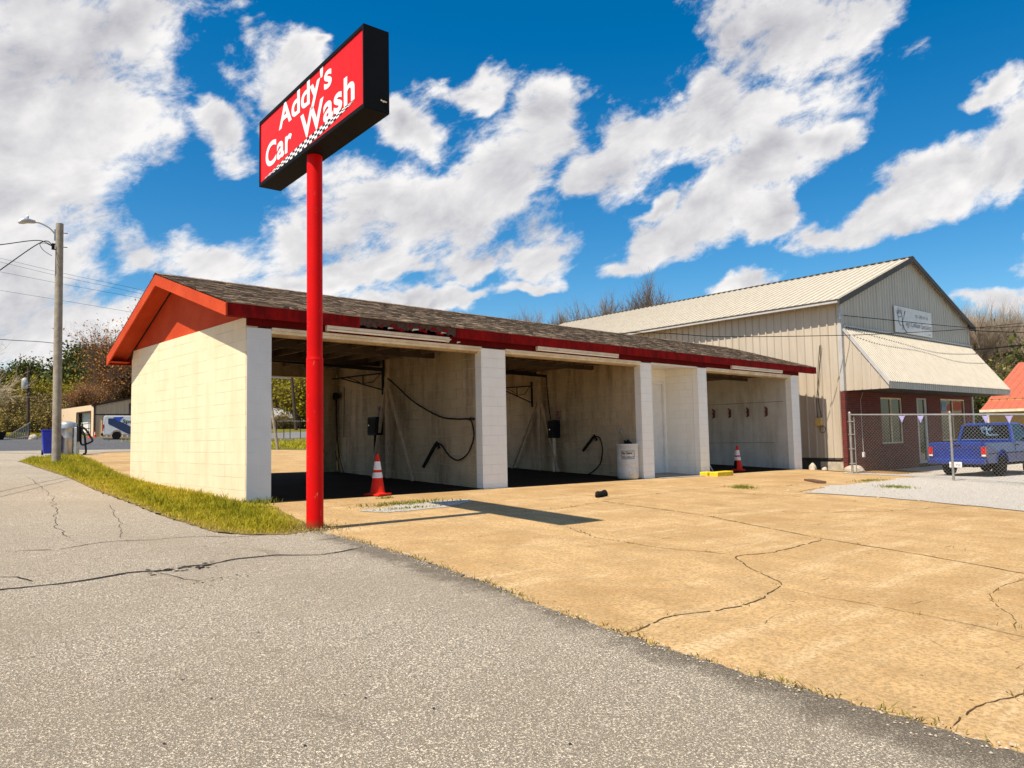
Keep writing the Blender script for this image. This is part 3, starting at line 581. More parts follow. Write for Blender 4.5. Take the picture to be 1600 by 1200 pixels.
def weed(x, y, rx, ry, n, h, label, group='weed clumps on the concrete'):
    v, f, rn = [], [], []
    for k in range(n):
        px, py = x + rg.gauss(0, rx), y + rg.gauss(0, ry); blade(v, f, rn, px - x, py - y, hz(px, py) - hz(x, y) + .008, rg.uniform(.3, 1) * h, rg.uniform(.008, .018), rg, .6)
    o = blades('weed_clump', v, f, rn, M_WEED); o.location = (x, y, hz(x, y)); tag(o, label, 'weeds', group)
weed(2.1, -1.42, .45, .10, 420, .07, 'long low weed clump on the gravel patch in front of the first bay')
weed(1.75, -2.0, .3, .05, 160, .05, 'thin sparse weed row between gravel patch and sign shadow')
weed(10.2, -2.96, .16, .14, 260, .09, 'round green weed tuft on concrete near the yellow curb')
weed(13.55, -5.05, .18, .2, 260, .09, 'round green weed tuft on the pale gravel')
weed(15.5, -3.75, .5, .12, 240, .07, 'yellow green weeds where the concrete meets the gravel by the plank')
weed(2.3, -.5, .08, .05, 70, .05, 'tiny weed tuft at the bay mouth beside the cone')
weed(.10, -.12, .18, .12, 260, .12, 'leafy dark weeds at the foot of the corner pier')
# loose stones
pb = MB(); rp = random.Random(5)
for k in range(1500):
    if k < 620: p = SEAM[rp.randint(0, 8)]; q = rp.random(); i = rp.randint(0, 8); x = SEAM[i][0] + (SEAM[i + 1][0] - SEAM[i][0]) * q + rp.gauss(-.03, .06); y = SEAM[i][1] + (SEAM[i + 1][1] - SEAM[i][1]) * q; s = rp.uniform(.003, .010)
    elif k < 760: x, y, s = rp.gauss(-.55, .25), rp.gauss(-3.15, .2), rp.uniform(.004, .014)
    elif k < 1300: x, y, s = rp.uniform(10.3, 18), rp.uniform(-8.3, -3.9), rp.uniform(.008, .028)
    else: x, y, s = rp.uniform(1.0, 3.3), rp.uniform(-2.2, -1.4), rp.uniform(.006, .018)
    z = hz(x, y) + .02; o = [(x + s * rp.uniform(.6, 1.3) * a, y + s * rp.uniform(.6, 1.3) * b, z + s * .7 * c_) for a, b, c_ in ((1, 0, 0), (0, 1, 0), (-1, 0, 0), (0, -1, 0), (0, 0, 1))]
    b = len(pb.v); pb.v += o
    for q in range(4): pb.face((b + q, b + (q + 1) % 4, b + 4))
tag(pb.build('loose_stones', M_STONE, fixn=False, kind='stuff'), 'scattered loose stones along the seam and on the gravel', 'stones')
# ------------------------------------------------------------------ car wash
CW = thing('car_wash_building', 'long low white block car wash with open bays, red fascia and brown shingle roof', 'car wash')
YR, ZR, YB, YF, XL, XR_ = 3.17, 4.21, 6.22, -.10, -.36, 20.62
def zf(y): return ZR - (YR - y) * .307 if y <= YR else ZR - (y - YR) * .42
# roof deck and individual shingle tabs
d = MB()
for y0, y1 in ((YF, YR), (YR, YB)):
    d.hexa([(XL, y0, zf(y0) - .06), (XR_, y0, zf(y0) - .06), (XR_, y1, zf(y1) - .06), (XL, y1, zf(y1) - .06), (XL, y0, zf(y0) - .012), (XR_, y0, zf(y0) - .012), (XR_, y1, zf(y1) - .012), (XL, y1, zf(y1) - .012)])
roof = d.build('roof', M_ROTWOOD, CW)
sh = MB(); r5 = random.Random(9)
for side in (0, 1):
    n = 32; yA, yB = (YF - .035, YR) if side == 0 else (YB + .03, YR)
    for k in range(n):
        y0, y1 = yA + (yB - yA) * k / n, yA + (yB - yA) * (k + 1) / n; x = XL - .03 - r5.uniform(0, .12)
        while x < XR_ + .02:
            wv = r5.choice((.08, .11, .14, .19, .25)); x1 = min(x + wv, XR_ + .03); xa = max(x, XL - .03)
            if x1 - xa > .01:
                sh.r = min(1, max(.001, r5.gauss(.5, .25))); t = .009 + r5.choice((0, .004, .007)) + r5.uniform(0, .002); jy = (r5.uniform(-.012, .004)) * (1 if side == 0 else -1)
                za, zb = zf(y0 + jy), zf(y1)
                sh.poly([(xa, y0 + jy, za + t), (x1, y0 + jy, za + t), (x1, y1, zb + .004), (xa, y1, zb + .004)]); sh.poly([(xa, y0 + jy, za - .012), (x1, y0 + jy, za - .012), (x1, y0 + jy, za + t), (xa, y0 + jy, za + t)])
            x += wv
sh.r = .45
for k in range(int((XR_ - XL) / .14)):
    x = XL - .03 + k * .14; sh.r = min(1, max(.001, r5.gauss(.42, .2)))
    for s in (-1, 1): sh.poly([(x, YR, ZR + .026), (x + .15, YR, ZR + .022), (x + .15, YR + s * .15, ZR - .03), (x, YR + s * .15, ZR - .026)])
sh.build('shingles', M_SHINGLE, roof)
# fascia in three lengths, the middle one rotted away
def fascia(x0, x1, zlo=2.982):
    m = MB(); m.box(x0, x1, YF - .03, YF, zlo, zf(YF) - .018); return m.build('fascia', M_PEEL, CW, bevel=.004)
fascia(XL, 2.05); fascia(4.30, XR_)
m = MB(); pts = densify([(2.05, 3.06), (2.25, 3.01), (2.6, 3.06), (2.95, 3.01), (3.3, 3.05), (3.6, 3.09), (3.95, 3.03), (4.30, 3.01)], .035, .016, r5)
m.prism([(2.05, 3.18)] + [(max(2.05, min(4.30, a)), b) for a, b in pts] + [(4.30, 3.18)], lambda u, v, t: (u, t, v), YF - .008, YF + .01)
m.m = 1
for k in range(16):
    x = r5.uniform(2.1, 4.1); z = r5.uniform(3.01, 3.11); a = r5.uniform(.03, .22); e = YF - .012; m.poly([(x, e - r5.uniform(0, .006), z), (x + a, e - .002, z - .01), (x + a * .8, e - .004, z + r5.uniform(.01, .05)), (x + a * .3, e - .003, z + r5.uniform(.015, .06))])
m.m = 2
for x, z, a, b in ((3.2, 3.03, .16, .05), (3.75, 2.98, .09, -.06), (4.02, 2.97, .06, -.10), (3.9, 3.04, .14, .02), (2.65, 3.02, .12, .03), (4.10, 2.90, .06, .05), (4.30, 2.87, .09, .04)): m.poly([(x, YF - .022, z), (x + a, YF - .028, z + b * .6), (x + a, YF - .024, z + b), (x + a * .2, YF - .02, z + b * .5 + .02)])
rt = m.build('fascia', [M_ROTWOOD, M_RED, M_CREAMTRIM], CW); rt['label'] = 'rotted broken stretch of fascia with peeling paint'
m = MB(); m.box(XL, XR_, YB - .03, YB, zf(YB) - .2, zf(YB) - .02); m.build('fascia', M_RED, CW)
# soffit, frieze and header of the front
m = MB(); m.box(XL + .02, XR_ - .02, YF + .001, -.004, 2.98, 3.0); m.build('soffit', M_REDSHADE, CW)
m = MB(); m.box(.0, 19.45, -.045, -.004, 2.862, 2.979); m.build('frieze', M_REDSHADE, CW)
for x0, x1, z in ((.43, 5.04, 2.765), (5.72, 10.52, 2.765), (13.66, 18.9, 2.765)):
    m = MB(); m.box(x0, x1, -.045, .10, 2.815, 2.861); m.box(x0, x1, -.02, .10, z, 2.814); m.build('header', M_CREAMTRIM, CW, bevel=.004)
    m = MB(); m.box(x0 + .002, x1 - .002, .101, .19, z - .03, 2.95); m.build('lintel', M_BAYX, CW)
m = MB(); m.box(11.002, 13.198, -.02, .08, 2.82, 2.86); m.build('header', M_WHITE, CW)
m = MB(); m.box(11.002, 13.198, .0, 1.06, 2.862, 2.90); m.build('alcove_ceiling', M_WHITE, CW)
# rake boards and gable panels, both ends
for xo, xi, sgn in ((XL, 0.0, -1), (XR_, 19.45, 1)):
    m = MB()
    for (ya, yb) in ((YF - .032, YR), (YB + .012, YR)):
        dz = .225
        m.hexa([(xo, ya, zf(ya) - dz), (xo + sgn * .03, ya, zf(ya) - dz), (xo + sgn * .03, yb, zf(yb) - dz), (xo, yb, zf(yb) - dz), (xo, ya, zf(ya) - .02), (xo + sgn * .03, ya, zf(ya) - .02), (xo + sgn * .03, yb, zf(yb) - .02), (xo, yb, zf(yb) - .02)])
    m.build('rake_board', M_REDGABLE if sgn < 0 else M_RED, CW)
    m = MB()
    for (ya, yb) in ((YF + .002, YR), (YB - .03, YR)):
        m.hexa([(xo, ya, zf(ya) - .115), (xi, ya, zf(ya) - .115), (xi, yb, zf(yb) - .115), (xo, yb, zf(yb) - .115), (xo, ya, zf(ya) - .065), (xi, ya, zf(ya) - .065), (xi, yb, zf(yb) - .065), (xo, yb, zf(yb) - .065)])
    m.box(min(xo, xi), max(xo, xi), YB - .30, YB - .032, zf(YB) - .165, zf(YB) - .15)
    m.build('gable_soffit', M_REDGABLE, CW)
    m = MB(); x0, x1 = (.03, .10) if sgn < 0 else (19.35, 19.42)
    m.prism([(-.002, 3.0), (5.72, 3.0), (5.74, zf(5.74) - .12), (YR, ZR - .12), (-.002, zf(-.002) - .12)], lambda u, v, t: (t, u, v), x0, x1); m.build('gable_panel', M_REDGABLE, CW)
# walls
m = MB(); m.prism([(0.0, -.6), (5.80, -.6), (5.80, 2.80), (5.74, 2.88), (5.7, 3.0), (0.0, 3.0)], lambda u, v, t: (t, u, v), 0.0, .20); m.build('gable_wall', [M_GABLE], CW)
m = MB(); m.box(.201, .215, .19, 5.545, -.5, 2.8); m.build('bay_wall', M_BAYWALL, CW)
CEIL_TOP = 2.98
def pier(x0, x1, mat, side, top=2.84, y1=.18):
    m = MB(); m.box(x0, x1, -.022, y1, -.9, top)
    for i, f in enumerate(m.f[-6:]): pass
    p = m.build('pier', [mat, side], CW, bevel=.006)
    for q in p.data.polygons: q.material_index = 1 if abs(q.normal.x) > .5 else 0
    return p
pier(.006, .43, M_PIERSHADE, M_GABLE); pier(5.035, 5.725, M_PIER, M_PIERSIDE); pier(10.515, 11.0, M_PIER, M_PIERSIDE); pier(13.2, 13.665, M_PIER, M_PIERSIDE, 2.84, .16); pier(18.9, 19.45, M_PIER, M_PIERSIDE)
def wall(name, x0, x1, y0, y1, z1, mat, mat2=None):
    m = MB(); m.box(x0, x1, y0, y1, -.9, z1); o = m.build(name, [mat, mat2 or M_BAYX], CW)
    for q in o.data.polygons: q.material_index = 0 if abs(q.normal.x) > .5 else 1
    return o
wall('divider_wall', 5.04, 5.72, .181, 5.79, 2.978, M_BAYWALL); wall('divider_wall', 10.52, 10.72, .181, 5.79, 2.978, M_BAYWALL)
wall('alcove_wall', 10.721, 11.0, .181, 1.06, 2.978, M_PIERSIDE); wall('alcove_wall', 13.2, 13.66, .161, 5.79, 2.978, M_PIERSIDE)
wall('alcove_back_wall', 10.721, 12.16, 1.07, 1.27, 2.978, M_PIERSIDE, M_PIER); wall('alcove_back_wall', 13.10, 13.199, 1.07, 1.27, 2.978, M_PIERSIDE, M_PIER)
m = MB(); m.box(12.161, 13.099, 1.07, 1.27, 2.5, 2.978); m.build('alcove_lintel', M_PIER, CW)
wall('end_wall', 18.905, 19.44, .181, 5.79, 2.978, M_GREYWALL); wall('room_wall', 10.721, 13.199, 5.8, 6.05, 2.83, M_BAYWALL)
for x0, x1 in ((.21, .6), (4.62, 5.039), (5.721, 6.0), (10.2, 10.519), (13.661, 14.0), (18.5, 18.904)):
    m = MB(); m.box(x0, x1, *((5.55, 5.789) if x0 < .3 else (5.791, 6.04)), -.5, 2.60); m.build('rear_pier', M_BAYX, CW)
for x0, x1 in ((.22, 5.03), (5.73, 10.51), (13.67, 18.89)):
    m = MB(); m.box(x0, x1, 5.792, 6.03, 2.601, zf(5.81) - .13); m.build('rear_header', M_BAYX, CW)
# door in the alcove
m = MB(); m.box(12.20, 13.06, 1.12, 1.16, -.21, 2.44); dr = m.build('door', M_WHITE, CW, bevel=.004)
m = MB(); m.box(12.161, 12.22, 1.05, 1.12, -.22, 2.5); m.box(13.04, 13.099, 1.05, 1.12, -.22, 2.5); m.box(12.221, 13.039, 1.05, 1.12, 2.42, 2.499); m.build('door_frame', M_WHITE, CW, bevel=.004)
m = MB()
for a, b in ((.05, .95), (1.15, 2.2)): m.box(12.33, 12.93, 1.108, 1.121, a, b)
m.tube([(12.30, 1.12, .85), (12.30, 1.06, .85)], .03); m.build('door_handle', M_WHITE, dr)
# ceilings and joists
for x0, x1 in ((.22, 5.03), (5.73, 10.51), (13.67, 18.89)):
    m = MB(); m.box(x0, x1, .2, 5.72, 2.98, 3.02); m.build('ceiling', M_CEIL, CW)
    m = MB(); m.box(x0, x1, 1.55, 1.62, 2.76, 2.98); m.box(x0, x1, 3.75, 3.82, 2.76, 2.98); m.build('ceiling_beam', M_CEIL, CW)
    n = 8
    for k in range(n):
        x = x0 + .35 + k * (x1 - x0 - .7) / (n - 1); m = MB(); m.box(x - .02, x + .02, .22, 5.70, 2.84, 2.98); m.build('joist', M_JOIST, CW)

# fluorescent strip lights hung under the eave
for x0, x1, lab in ((1.40, 4.12, 'long cream strip light hanging loose under the rotted fascia of the first bay'), (6.63, 9.51, 'cream strip light under the eave over the middle bay'), (14.96, 18.15, 'cream strip light under the eave over the far bay with mat clips')):
    t = thing('strip_light', lab, 'strip light', ((x0 + x1) / 2, -.09, 2.93), group='strip lights under the eave')
    m = MB(); m.box(x0, x1, -.125, -.046, 2.925, 2.979); m.build('housing', M_CREAMTRIM, t, bevel=.004)
    m = MB(); m.tube([(x0 + .05, -.085, 2.904), (x1 - .05, -.085, 2.904)], .019); m.build('lamp_tube', M_LETTER, t)
    m = MB(); m.box(x0, x0 + .05, -.115, -.055, 2.88, 2.924); m.box(x1 - .05, x1, -.115, -.055, 2.88, 2.924); m.build('end_cap', M_CREAMTRIM, t)

# A-braced posts with swinging booms
def braced_post(x, y, yl, yr, zt, top, label, xl=None):
    z = hz(x, y) + .013; t = thing('braced_post', label, 'post', (x, y, z), group='braced boom posts in the bays')
    m = MB(); m.bar((x, y, z), (x, y, top), .085, .085, up=(0, 1, 0)); m.build('post', M_POST, t, bevel=.004)
    for yy in (yl, yr):
        m = MB(); s = 1 if yy > y else -1; m.bar((x, yy, hz(x, yy) + .013), (x, y + s * .05, zt), .055, .075, up=(1, 0, 0)); m.build('brace', M_POST, t, bevel=.003)
braced_post(4.93, 3.28, 3.95, 2.28, 2.25, 3.01, 'leaning braced wooden post against the tan wall of the first bay')
braced_post(10.40, 3.56, 4.75, 2.86, 2.05, 3.01, 'wide braced wooden post against the tan wall of the middle bay')
def boom(x, y0, y1, zt, zb, label, dx=0.0):
    t = thing('swing_boom', label, 'boom', (x, y0, zb), group='swing booms'); P = lambda f, z: (x + dx * f, y0 + (y1 - y0) * f, z)
    m = MB(); m.tube([P(0, zb - .12), P(0, zt + .12)], .032, 8); m.build('pivot', M_BLACK, t)
    m = MB(); m.tube([P(0, zt), P(1, zt + .03)], .02, 6); m.tube([P(0, zb), P(.72, zt + .0)], .018, 6); m.tube([P(.34, zt), P(.34, zb + (zt - zb) * .48)], .016, 6)
    m.tube([P(.05, zt - .02), P(.16, zb + (zt - zb) * .55), P(.33, zb + (zt - zb) * .52)], .010, 6); m.tube([P(.36, zt - .2), P(.5, zt - .06), P(.62, zt - .0)], .010, 6); m.build('truss', M_BLACK, t)
boom(4.90, 3.42, 6.0, 2.56, 2.16, 'black triangular truss boom on the first bay wall')
boom(10.30, 3.75, 5.6, 2.45, 1.95, 'black triangular truss boom in the middle bay')
t = thing('ceiling_boom', 'thick straight black boom under the first bay ceiling', 'boom', (4.88, 3.35, 2.6)); m = MB(); m.bar((4.88, 3.35, 2.64), (2.6, 4.6, 2.86), .07, .09); m.build('arm', M_BLACK, t); m = MB(); m.tube([(4.88, 3.35, 2.5), (4.88, 3.35, 3.0)], .03); m.build('pivot', M_BLACK, t)
t = thing('ceiling_boom', 'straight black boom pipe crossing the middle bay', 'boom', (10.36, 3.2, 2.7)); m = MB(); m.bar((10.3, 3.15, 2.70), (7.6, 4.5, 2.92), .06, .07); m.build('arm', M_BLACK, t); m = MB(); m.tube([(10.3, 3.15, 2.70), (10.3, 3.12, 2.2), (10.33, 3.05, 1.45)], .015, 6); m.build('hose', M_RUBBER, t)
def curve(pts, n=10):
    P = [Vector(p) for p in pts]; out = []
    for i in range(len(P) - 1):
        a, b, c, d_ = P[max(0, i - 1)], P[i], P[i + 1], P[min(len(P) - 1, i + 2)]
        for k in range(n):
            t = k / n; out.append(.5 * ((2 * b) + (c - a) * t + (2 * a - 5 * b + 4 * c - d_) * t * t + (3 * b - a - 3 * c + d_) * t ** 3))
    return out + [P[-1]]
# spray guns in their tube holsters with the hoses
def spray(x, hose, top, bot, label, hook=None):
    t = thing('spray_gun', label, 'spray gun', (x, bot[0], bot[1]), group='spray guns on the bay walls')
    m = MB(); m.tube([(x - .03, *bot), (x - .03, *top)], .036, 10); m.build('holster', M_BLACK, t)
    a = Vector((x - .03, *top)); m = MB(); m.bar(a, a + Vector((0, -.10, .09)), .045, .06); m.bar(a + Vector((0, -.09, .085)), a + Vector((0, -.17, -.04)), .03, .035); m.tube(curve([a + Vector((0, -.06, .02)), a + Vector((0, -.12, -.06)), a + Vector((0, -.17, 0))], 5), .008, 5); m.build('trigger_gun', M_BLACK, t)
    m = MB(); m.tube(curve(hose, 10), .0165, 7); m.build('hose', M_RUBBER, t)
    if hook:
        m = MB(); m.bar(Vector(hook) + Vector((.03, 0, 0)), Vector(hook) + Vector((-.09, 0, .02)), .05, .04); m.build('hook', M_BLACK, t)
spray(5.02, [(4.90, 3.36, 2.5), (4.95, 3.0, 2.27), (4.98, 2.3, 1.83), (4.98, 1.35, 1.46), (4.98, .75, 1.38), (4.97, .32, 1.36), (4.97, .20, 1.2), (4.98, .20, .95), (4.98, .40, .64), (4.98, .72, .50), (4.98, 1.02, .60), (4.98, 1.25, .80), (4.98, 1.36, .86)], (1.54, .80), (1.96, .34), 'black spray gun with long looping hose on the first bay wall', (5.02, .24, 1.36))
spray(10.50, [(10.46, 1.52, .93), (10.45, 1.36, .90), (10.45, 1.27, .62), (10.45, 1.36, .2), (10.44, 1.7, -.06), (10.4, 1.95, -.12)], (1.63, .88), (1.97, .55), 'black spray gun with short hanging hose in the middle bay')
# foam brush on the first bay wall
t = thing('foam_brush', 'black foam brush hanging head up at the rear of the first bay', 'brush', (4.98, 5.75, 1.2))
m = MB(); m.tube_rings([[(4.96 + .05 * s * math.cos(a), 5.74 + .24 * s * math.cos(a) * .0 + .22 * s * math.sin(a), 2.13 + dz + .0) for a in [2 * math.pi * j / 12 for j in range(12)]] for s, dz in ((.6, -.09), (1, -.03), (1, .03), (.6, .09))], True); m.build('brush_head', M_RUBBER, t)
m = MB(); m.tube([(4.98, 5.72, 2.06), (4.98, 5.68, .98)], .018, 6); m.build('handle', M_BLACK, t)
m = MB(); m.tube(curve([(4.99, 5.9, 2.6), (5.0, 5.95, 1.8), (5.0, 5.85, .9), (5.0, 5.6, .15)], 8), .010, 5); m.tube(curve([(4.98, 5.68, .98), (4.98, 5.55, .5), (4.95, 5.3, .12)], 8), .012, 5); m.build('hose', M_RUBBER, t)
m = MB(); m.tube([(5.0, 5.35, 2.35), (5.0, 5.38, 1.05)], .011, 5); tag(m.build('lance', M_BLACK), 'thin black lance hanging beside the foam brush', 'lance')
# coin boxes and their notices
def coin_box(x, y0, y1, z0, z1, pipe, label):
    t = thing('coin_box', label, 'coin box', (x, (y0 + y1) / 2, z0), group='coin boxes')
    m = MB(); m.box(x - .20, x - .002, y0, y1, z0, z1); m.build('body', M_NAVY, t, bevel=.012)
    m = MB(); m.box(x - .212, x - .20, y0 + .04, y1 - .04, z0 + .05, z1 - .05); m.build('door_panel', M_BLACK, t, bevel=.004)
    m = MB(); m.tube([(x - .213, y1 - .1, z0 + .24), (x - .225, y1 - .1, z0 + .24)], .016, 10); m.build('lock', M_CHROME, t)
    m = MB(); m.tube([(x - .10, (y0 + y1) / 2, z0), (x - .10, (y0 + y1) / 2 + .02, pipe)], .05 if x > 8 else .035, 10); m.build('pipe', M_CREAMTRIM if x > 8 else M_BLACK, t)
coin_box(5.04, 3.62, 4.02, 1.08, 1.52, .35, 'navy coin box beside the leaning post in the first bay'); coin_box(10.52, 2.85, 3.16, .92, 1.42, -.12, 'navy coin box on a cream pipe in the middle bay')
def notice(x, y0, y1, z0, z1, label, num):
    t = thing('bay_notice', label, 'notice', (x, y0, z0), group='bay notices'); m = MB(); m.box(x - .012, x - .002, y0, y1, z0, z1); m.build('plate', plain('faded_pink_sign', (.34, .15, .11), (.24, .10, .08), .6, scale=9), t)
    m = MB(); fn = lambda u, v: (x - .0135, y1 - u, v); put_text(m, num, fn, .05, .05 + (y1 - y0 - .1) * .8, z0 + .12, z1 - .03, .03)
    for k in range(2): m.poly([fn(.03, z0 + .03 + k * .035), fn(y1 - y0 - .04, z0 + .03 + k * .035), fn(y1 - y0 - .04, z0 + .045 + k * .035), fn(.03, z0 + .045 + k * .035)])
    m.build('lettering', M_INK, t, fixn=False)
notice(5.04, 3.60, 3.86, 1.54, 1.79, 'small faded red notice with number above the first bay coin box', '1'); notice(10.52, 2.80, 3.03, 1.44, 1.70, 'small faded red notice with number above the middle bay coin box', '2')
m = MB(); m.box(10.47, 10.518, .62, .72, 1.02, 1.10); m.tube([(10.46, .67, 1.06), (10.42, .67, 1.06)], .02); tag(m.build('outlet_box', M_GALV, bevel=.004), 'small grey outlet box on the middle bay wall above the drum', 'outlet')
# white drum
bx, by = 10.13, .18; bz = hz(bx, by) + .014
t = thing('white_drum', 'white plastic drum with boxed handwriting at the middle bay pier', 'drum', (bx, by, bz))
m = MB(); m.lathe((bx, by, bz), [(.25, 0), (.272, .03), (.275, .28), (.268, .30), (.275, .32), (.275, .56), (.268, .58), (.275, .60), (.27, .82), (.262, .86)], 32); m.build('drum', M_BARREL, t)
m = MB(); m.lathe((bx, by, bz), [(.285, .84), (.29, .855), (.285, .885), (.26, .885)], 32); m.build('rim', M_BARREL, t)
m = MB(); dv = Vector((-5.1 - bx, -11.57 - by)).normalized(); a0 = math.atan2(dv.y, dv.x) + .05
fn = lambda u, v: (bx + .2785 * math.cos(a0 + u / .276), by + .2785 * math.sin(a0 + u / .276), bz + v)
fr = ((-.17, .17, .505, .517), (-.17, .17, .70, .71), (-.17, -.16, .505, .71), (.16, .17, .505, .71))
for u0, u1, v0, v1 in fr:
    n = max(1, int((u1 - u0) / .03))
    for k in range(n): q0, q1 = u0 + (u1 - u0) * k / n, u0 + (u1 - u0) * (k + 1) / n; m.poly([fn(q0, v0), fn(q1, v0), fn(q1, v1), fn(q0, v1)])
put_text(m, 'Bay Cleaned', fn, -.14, .11, .625, .685, .02); put_text(m, 'Do it before !!!', fn, -.14, .145, .535, .58, .012); m.build('lettering', M_INK, t, fixn=False)
m = MB(); r6 = random.Random(4)
for k in range(5): x, y = bx + r6.uniform(-.12, .18), by + r6.uniform(-.15, .1); m.tube([(x - .07, y, bz + .87), (x, y + .04, bz + .93 + r6.uniform(0, .03)), (x + .08, y, bz + .88)], [.03, .045, .02], 7)
tag(m.build('rubbish', M_RUBBER), 'black rubbish heaped on the white drum', 'rubbish')
# red mat clips on the far bay wall
for y in (2.94, 2.29, 1.59, .89):
    m = MB(); m.box(18.86, 18.904, y - .035, y + .035, 1.52, 1.79); m.bar((18.87, y, 1.76), (18.79, y, 1.83), .05, .02); m.bar((18.87, y, 1.56), (18.80, y, 1.50), .05, .025); m.tube([(18.84, y - .04, 1.66), (18.84, y + .04, 1.66)], .022, 8)
    tag(m.build('mat_clip', M_OXBLOOD, bevel=.004), 'dark red mat clip, one of four in a row on the grey far bay wall', 'mat clip', 'mat clips on the far bay wall')
m = MB(); m.box(18.895, 18.9045, .28, 3.2, 1.985, 1.995); m.box(18.895, 18.9045, .64, 3.2, .595, .605); m.build('wall_groove', M_FOUND, CW)
m = MB(); m.tube([(15.3, .9, hz(15.3, .9) + .05), (14.6, 1.0, .62)], .022, 8); 
m.v = []; m.f = []; m.mi = []; m.sm = []; m.rnd = []; m.tube([(14.75, .55, hz(14.75, .55) + .03), (13.72, .62, 1.02)], .024, 8); tag(m.build('leaning_pipe', M_WHITE), 'white pipe leaning on the pier beside the far cone', 'pipe')
# cones
def cone(loc, h, label, group, dirt=False):
    t = thing('traffic_cone', label, 'traffic cone', loc, .3, group); k = h / .71
    m = MB(); m.prism([(-.18, -.16), (-.16, -.18), (.16, -.18), (.18, -.16), (.18, .16), (.16, .18), (-.16, .18), (-.18, .16)], lambda u, v, q: (u * k, v * k, q), 0, .03 * k); m.build('base', M_CONE, t, local=True, bevel=.005)
    R = lambda z: (.135 - .108 * (z / .71)) if z > .06 else .15
    m = MB(); m.lathe((0, 0, 0), [(R(z) * k, z * k) for z in (.03, .061, .3, .5, .70)] + [(.02 * k, .71 * k)], 28); m.build('body', M_CONE, t, local=True)
    for a, b in ((.30, .395), (.44, .585)): w_ = MB(); w_.lathe((0, 0, 0), [((R(a) + .004) * k, a * k), ((R(b) + .004) * k, b * k)], 28); w_.build('reflective_band', M_CONEW, t, local=True)
    if dirt: m = MB(); m.lathe((0, 0, 0), [(.131 * k, .06 * k), (.098 * k, .285 * k)], 24, True); m.f = m.f[8:12]; m.mi = m.mi[8:12]; m.sm = m.sm[8:12]; m.rnd = m.rnd[8:12]; us = sorted({i for f_ in m.f for i in f_}); m.v = [m.v[i] for i in us]; m.f = [tuple(us.index(i) for i in f_) for f_ in m.f]; m.build('dirt_smear', M_RUBBER, t, local=True, fixn=False)
    return t
cone((2.5, .02, hz(2.5, .02) + .014), .74, 'orange traffic cone with clean white bands in the first bay mouth', 'traffic cones')
cone((16.1, .48, hz(16.1, .48) + .014), .78, 'orange traffic cone with black dirt smear in the far bay', 'traffic cones', True)
# yellow curb block, black mat scrap, plank, stones by the corner
m = MB(); m.box(13.1, 13.95, -.60, -.34, hz(13.5, -.5) - .1, hz(13.5, -.5) + .13); m.box(13.0, 13.3, -.339, -.08, hz(13.5, -.2) - .1, hz(13.5, -.2) + .12); tag(m.build('yellow_curb', M_YELLOW, bevel=.02), 'chipped yellow painted concrete curb at the foot of the far bay pier', 'curb')
m = MB(); z = hz(5.83, -2.49) + .012; m.tube([(5.62, -2.55, z + .02), (5.72, -2.5, z + .055), (5.86, -2.47, z + .05), (6.0, -2.43, z + .06), (6.1, -2.4, z + .02)], [.03, .06, .05, .06, .03], 8); tag(m.build('black_scrap', M_RUBBER), 'small black rubber scrap lying alone on the concrete', 'scrap')
m = MB(); m.bar((13.95, -2.75, hz(13.9, -2.75) + .03), (13.3, -3.4, hz(13.3, -3.4) + .04), .22, .05); tag(m.build('plank', plain('old_plank', (.17, .085, .045), (.11, .055, .03), .9, scale=12)), 'brown old plank lying on the dirt patch', 'plank')
def rock(x, y, sx, sy, sz, label, seed, mat=None):
    r = random.Random(seed); bm = bmesh.new(); bmesh.ops.create_icosphere(bm, subdivisions=3, radius=1)
    for v_ in bm.verts:
        n = .88 + .09 * math.sin(v_.co.x * 3.1 + seed) * math.cos(v_.co.y * 2.7 - seed) + .05 * math.sin(v_.co.z * 6 + v_.co.x * 4) + r.uniform(-.02, .02); v_.co = Vector((v_.co.x * sx * n, v_.co.y * sy * n, max(-.2, v_.co.z) * sz * n))
    me = bpy.data.meshes.new('rock'); bm.to_mesh(me); bm.free(); me.materials.append(mat or M_STONE); o = bpy.data.objects.new('rock', me); COL.objects.link(o); o.location = (x, y, hz(x, y) + .02); tag(o, label, 'rock', 'rocks by the building corners')
rock(19.75, -.25, .16, .15, .24, 'small round stone at the foot of the last white pier', 1); rock(20.95, -1.15, .55, .34, .30, 'large flat pale rock at the brick corner', 2); rock(20.1, -.5, .12, .10, .12, 'smallest grey stone between pier and brick corner', 3)

# ------------------------------------------------------------------ pole sign
SX, SY = -.486, -3.131; sz0 = hz(SX, SY); TH = R_(-4.9)
PS = thing('pole_sign', "tall red pole with black sign box reading Addy's Car Wash", 'sign', (SX, SY, sz0), TH)
m = MB(); m.tube([(0, 0, -.2), (0, 0, 2.13)], .104, 28); m.tube([(0, 0, 2.131), (0, 0, 4.66 - sz0)], .0975, 28); m.tube([(0, 0, 2.115), (0, 0, 2.15)], [.107, .100], 28); m.build('pole', M_POLE, PS, local=True)
T, Y0, Y1, Z0, Z1 = .158, -1.656, 1.55, 4.633 - sz0, 5.587 - sz0; F = .045
m = MB(); m.box(-T + .02, T - .02, Y0 + .02, Y1 - .02, Z0 + .004, Z1 - .004)
for s in (-1, 1):
    x0, x1 = (-T, -T + .03) if s < 0 else (T - .03, T)
    m.box(x0, x1, Y0, Y1, Z0, Z0 + F); m.box(x0, x1, Y0, Y1, Z1 - F, Z1); m.box(x0, x1, Y0, Y0 + F * .5, Z0 + F, Z1 - F); m.box(x0, x1, Y1 - F * .5, Y1, Z0 + F, Z1 - F)
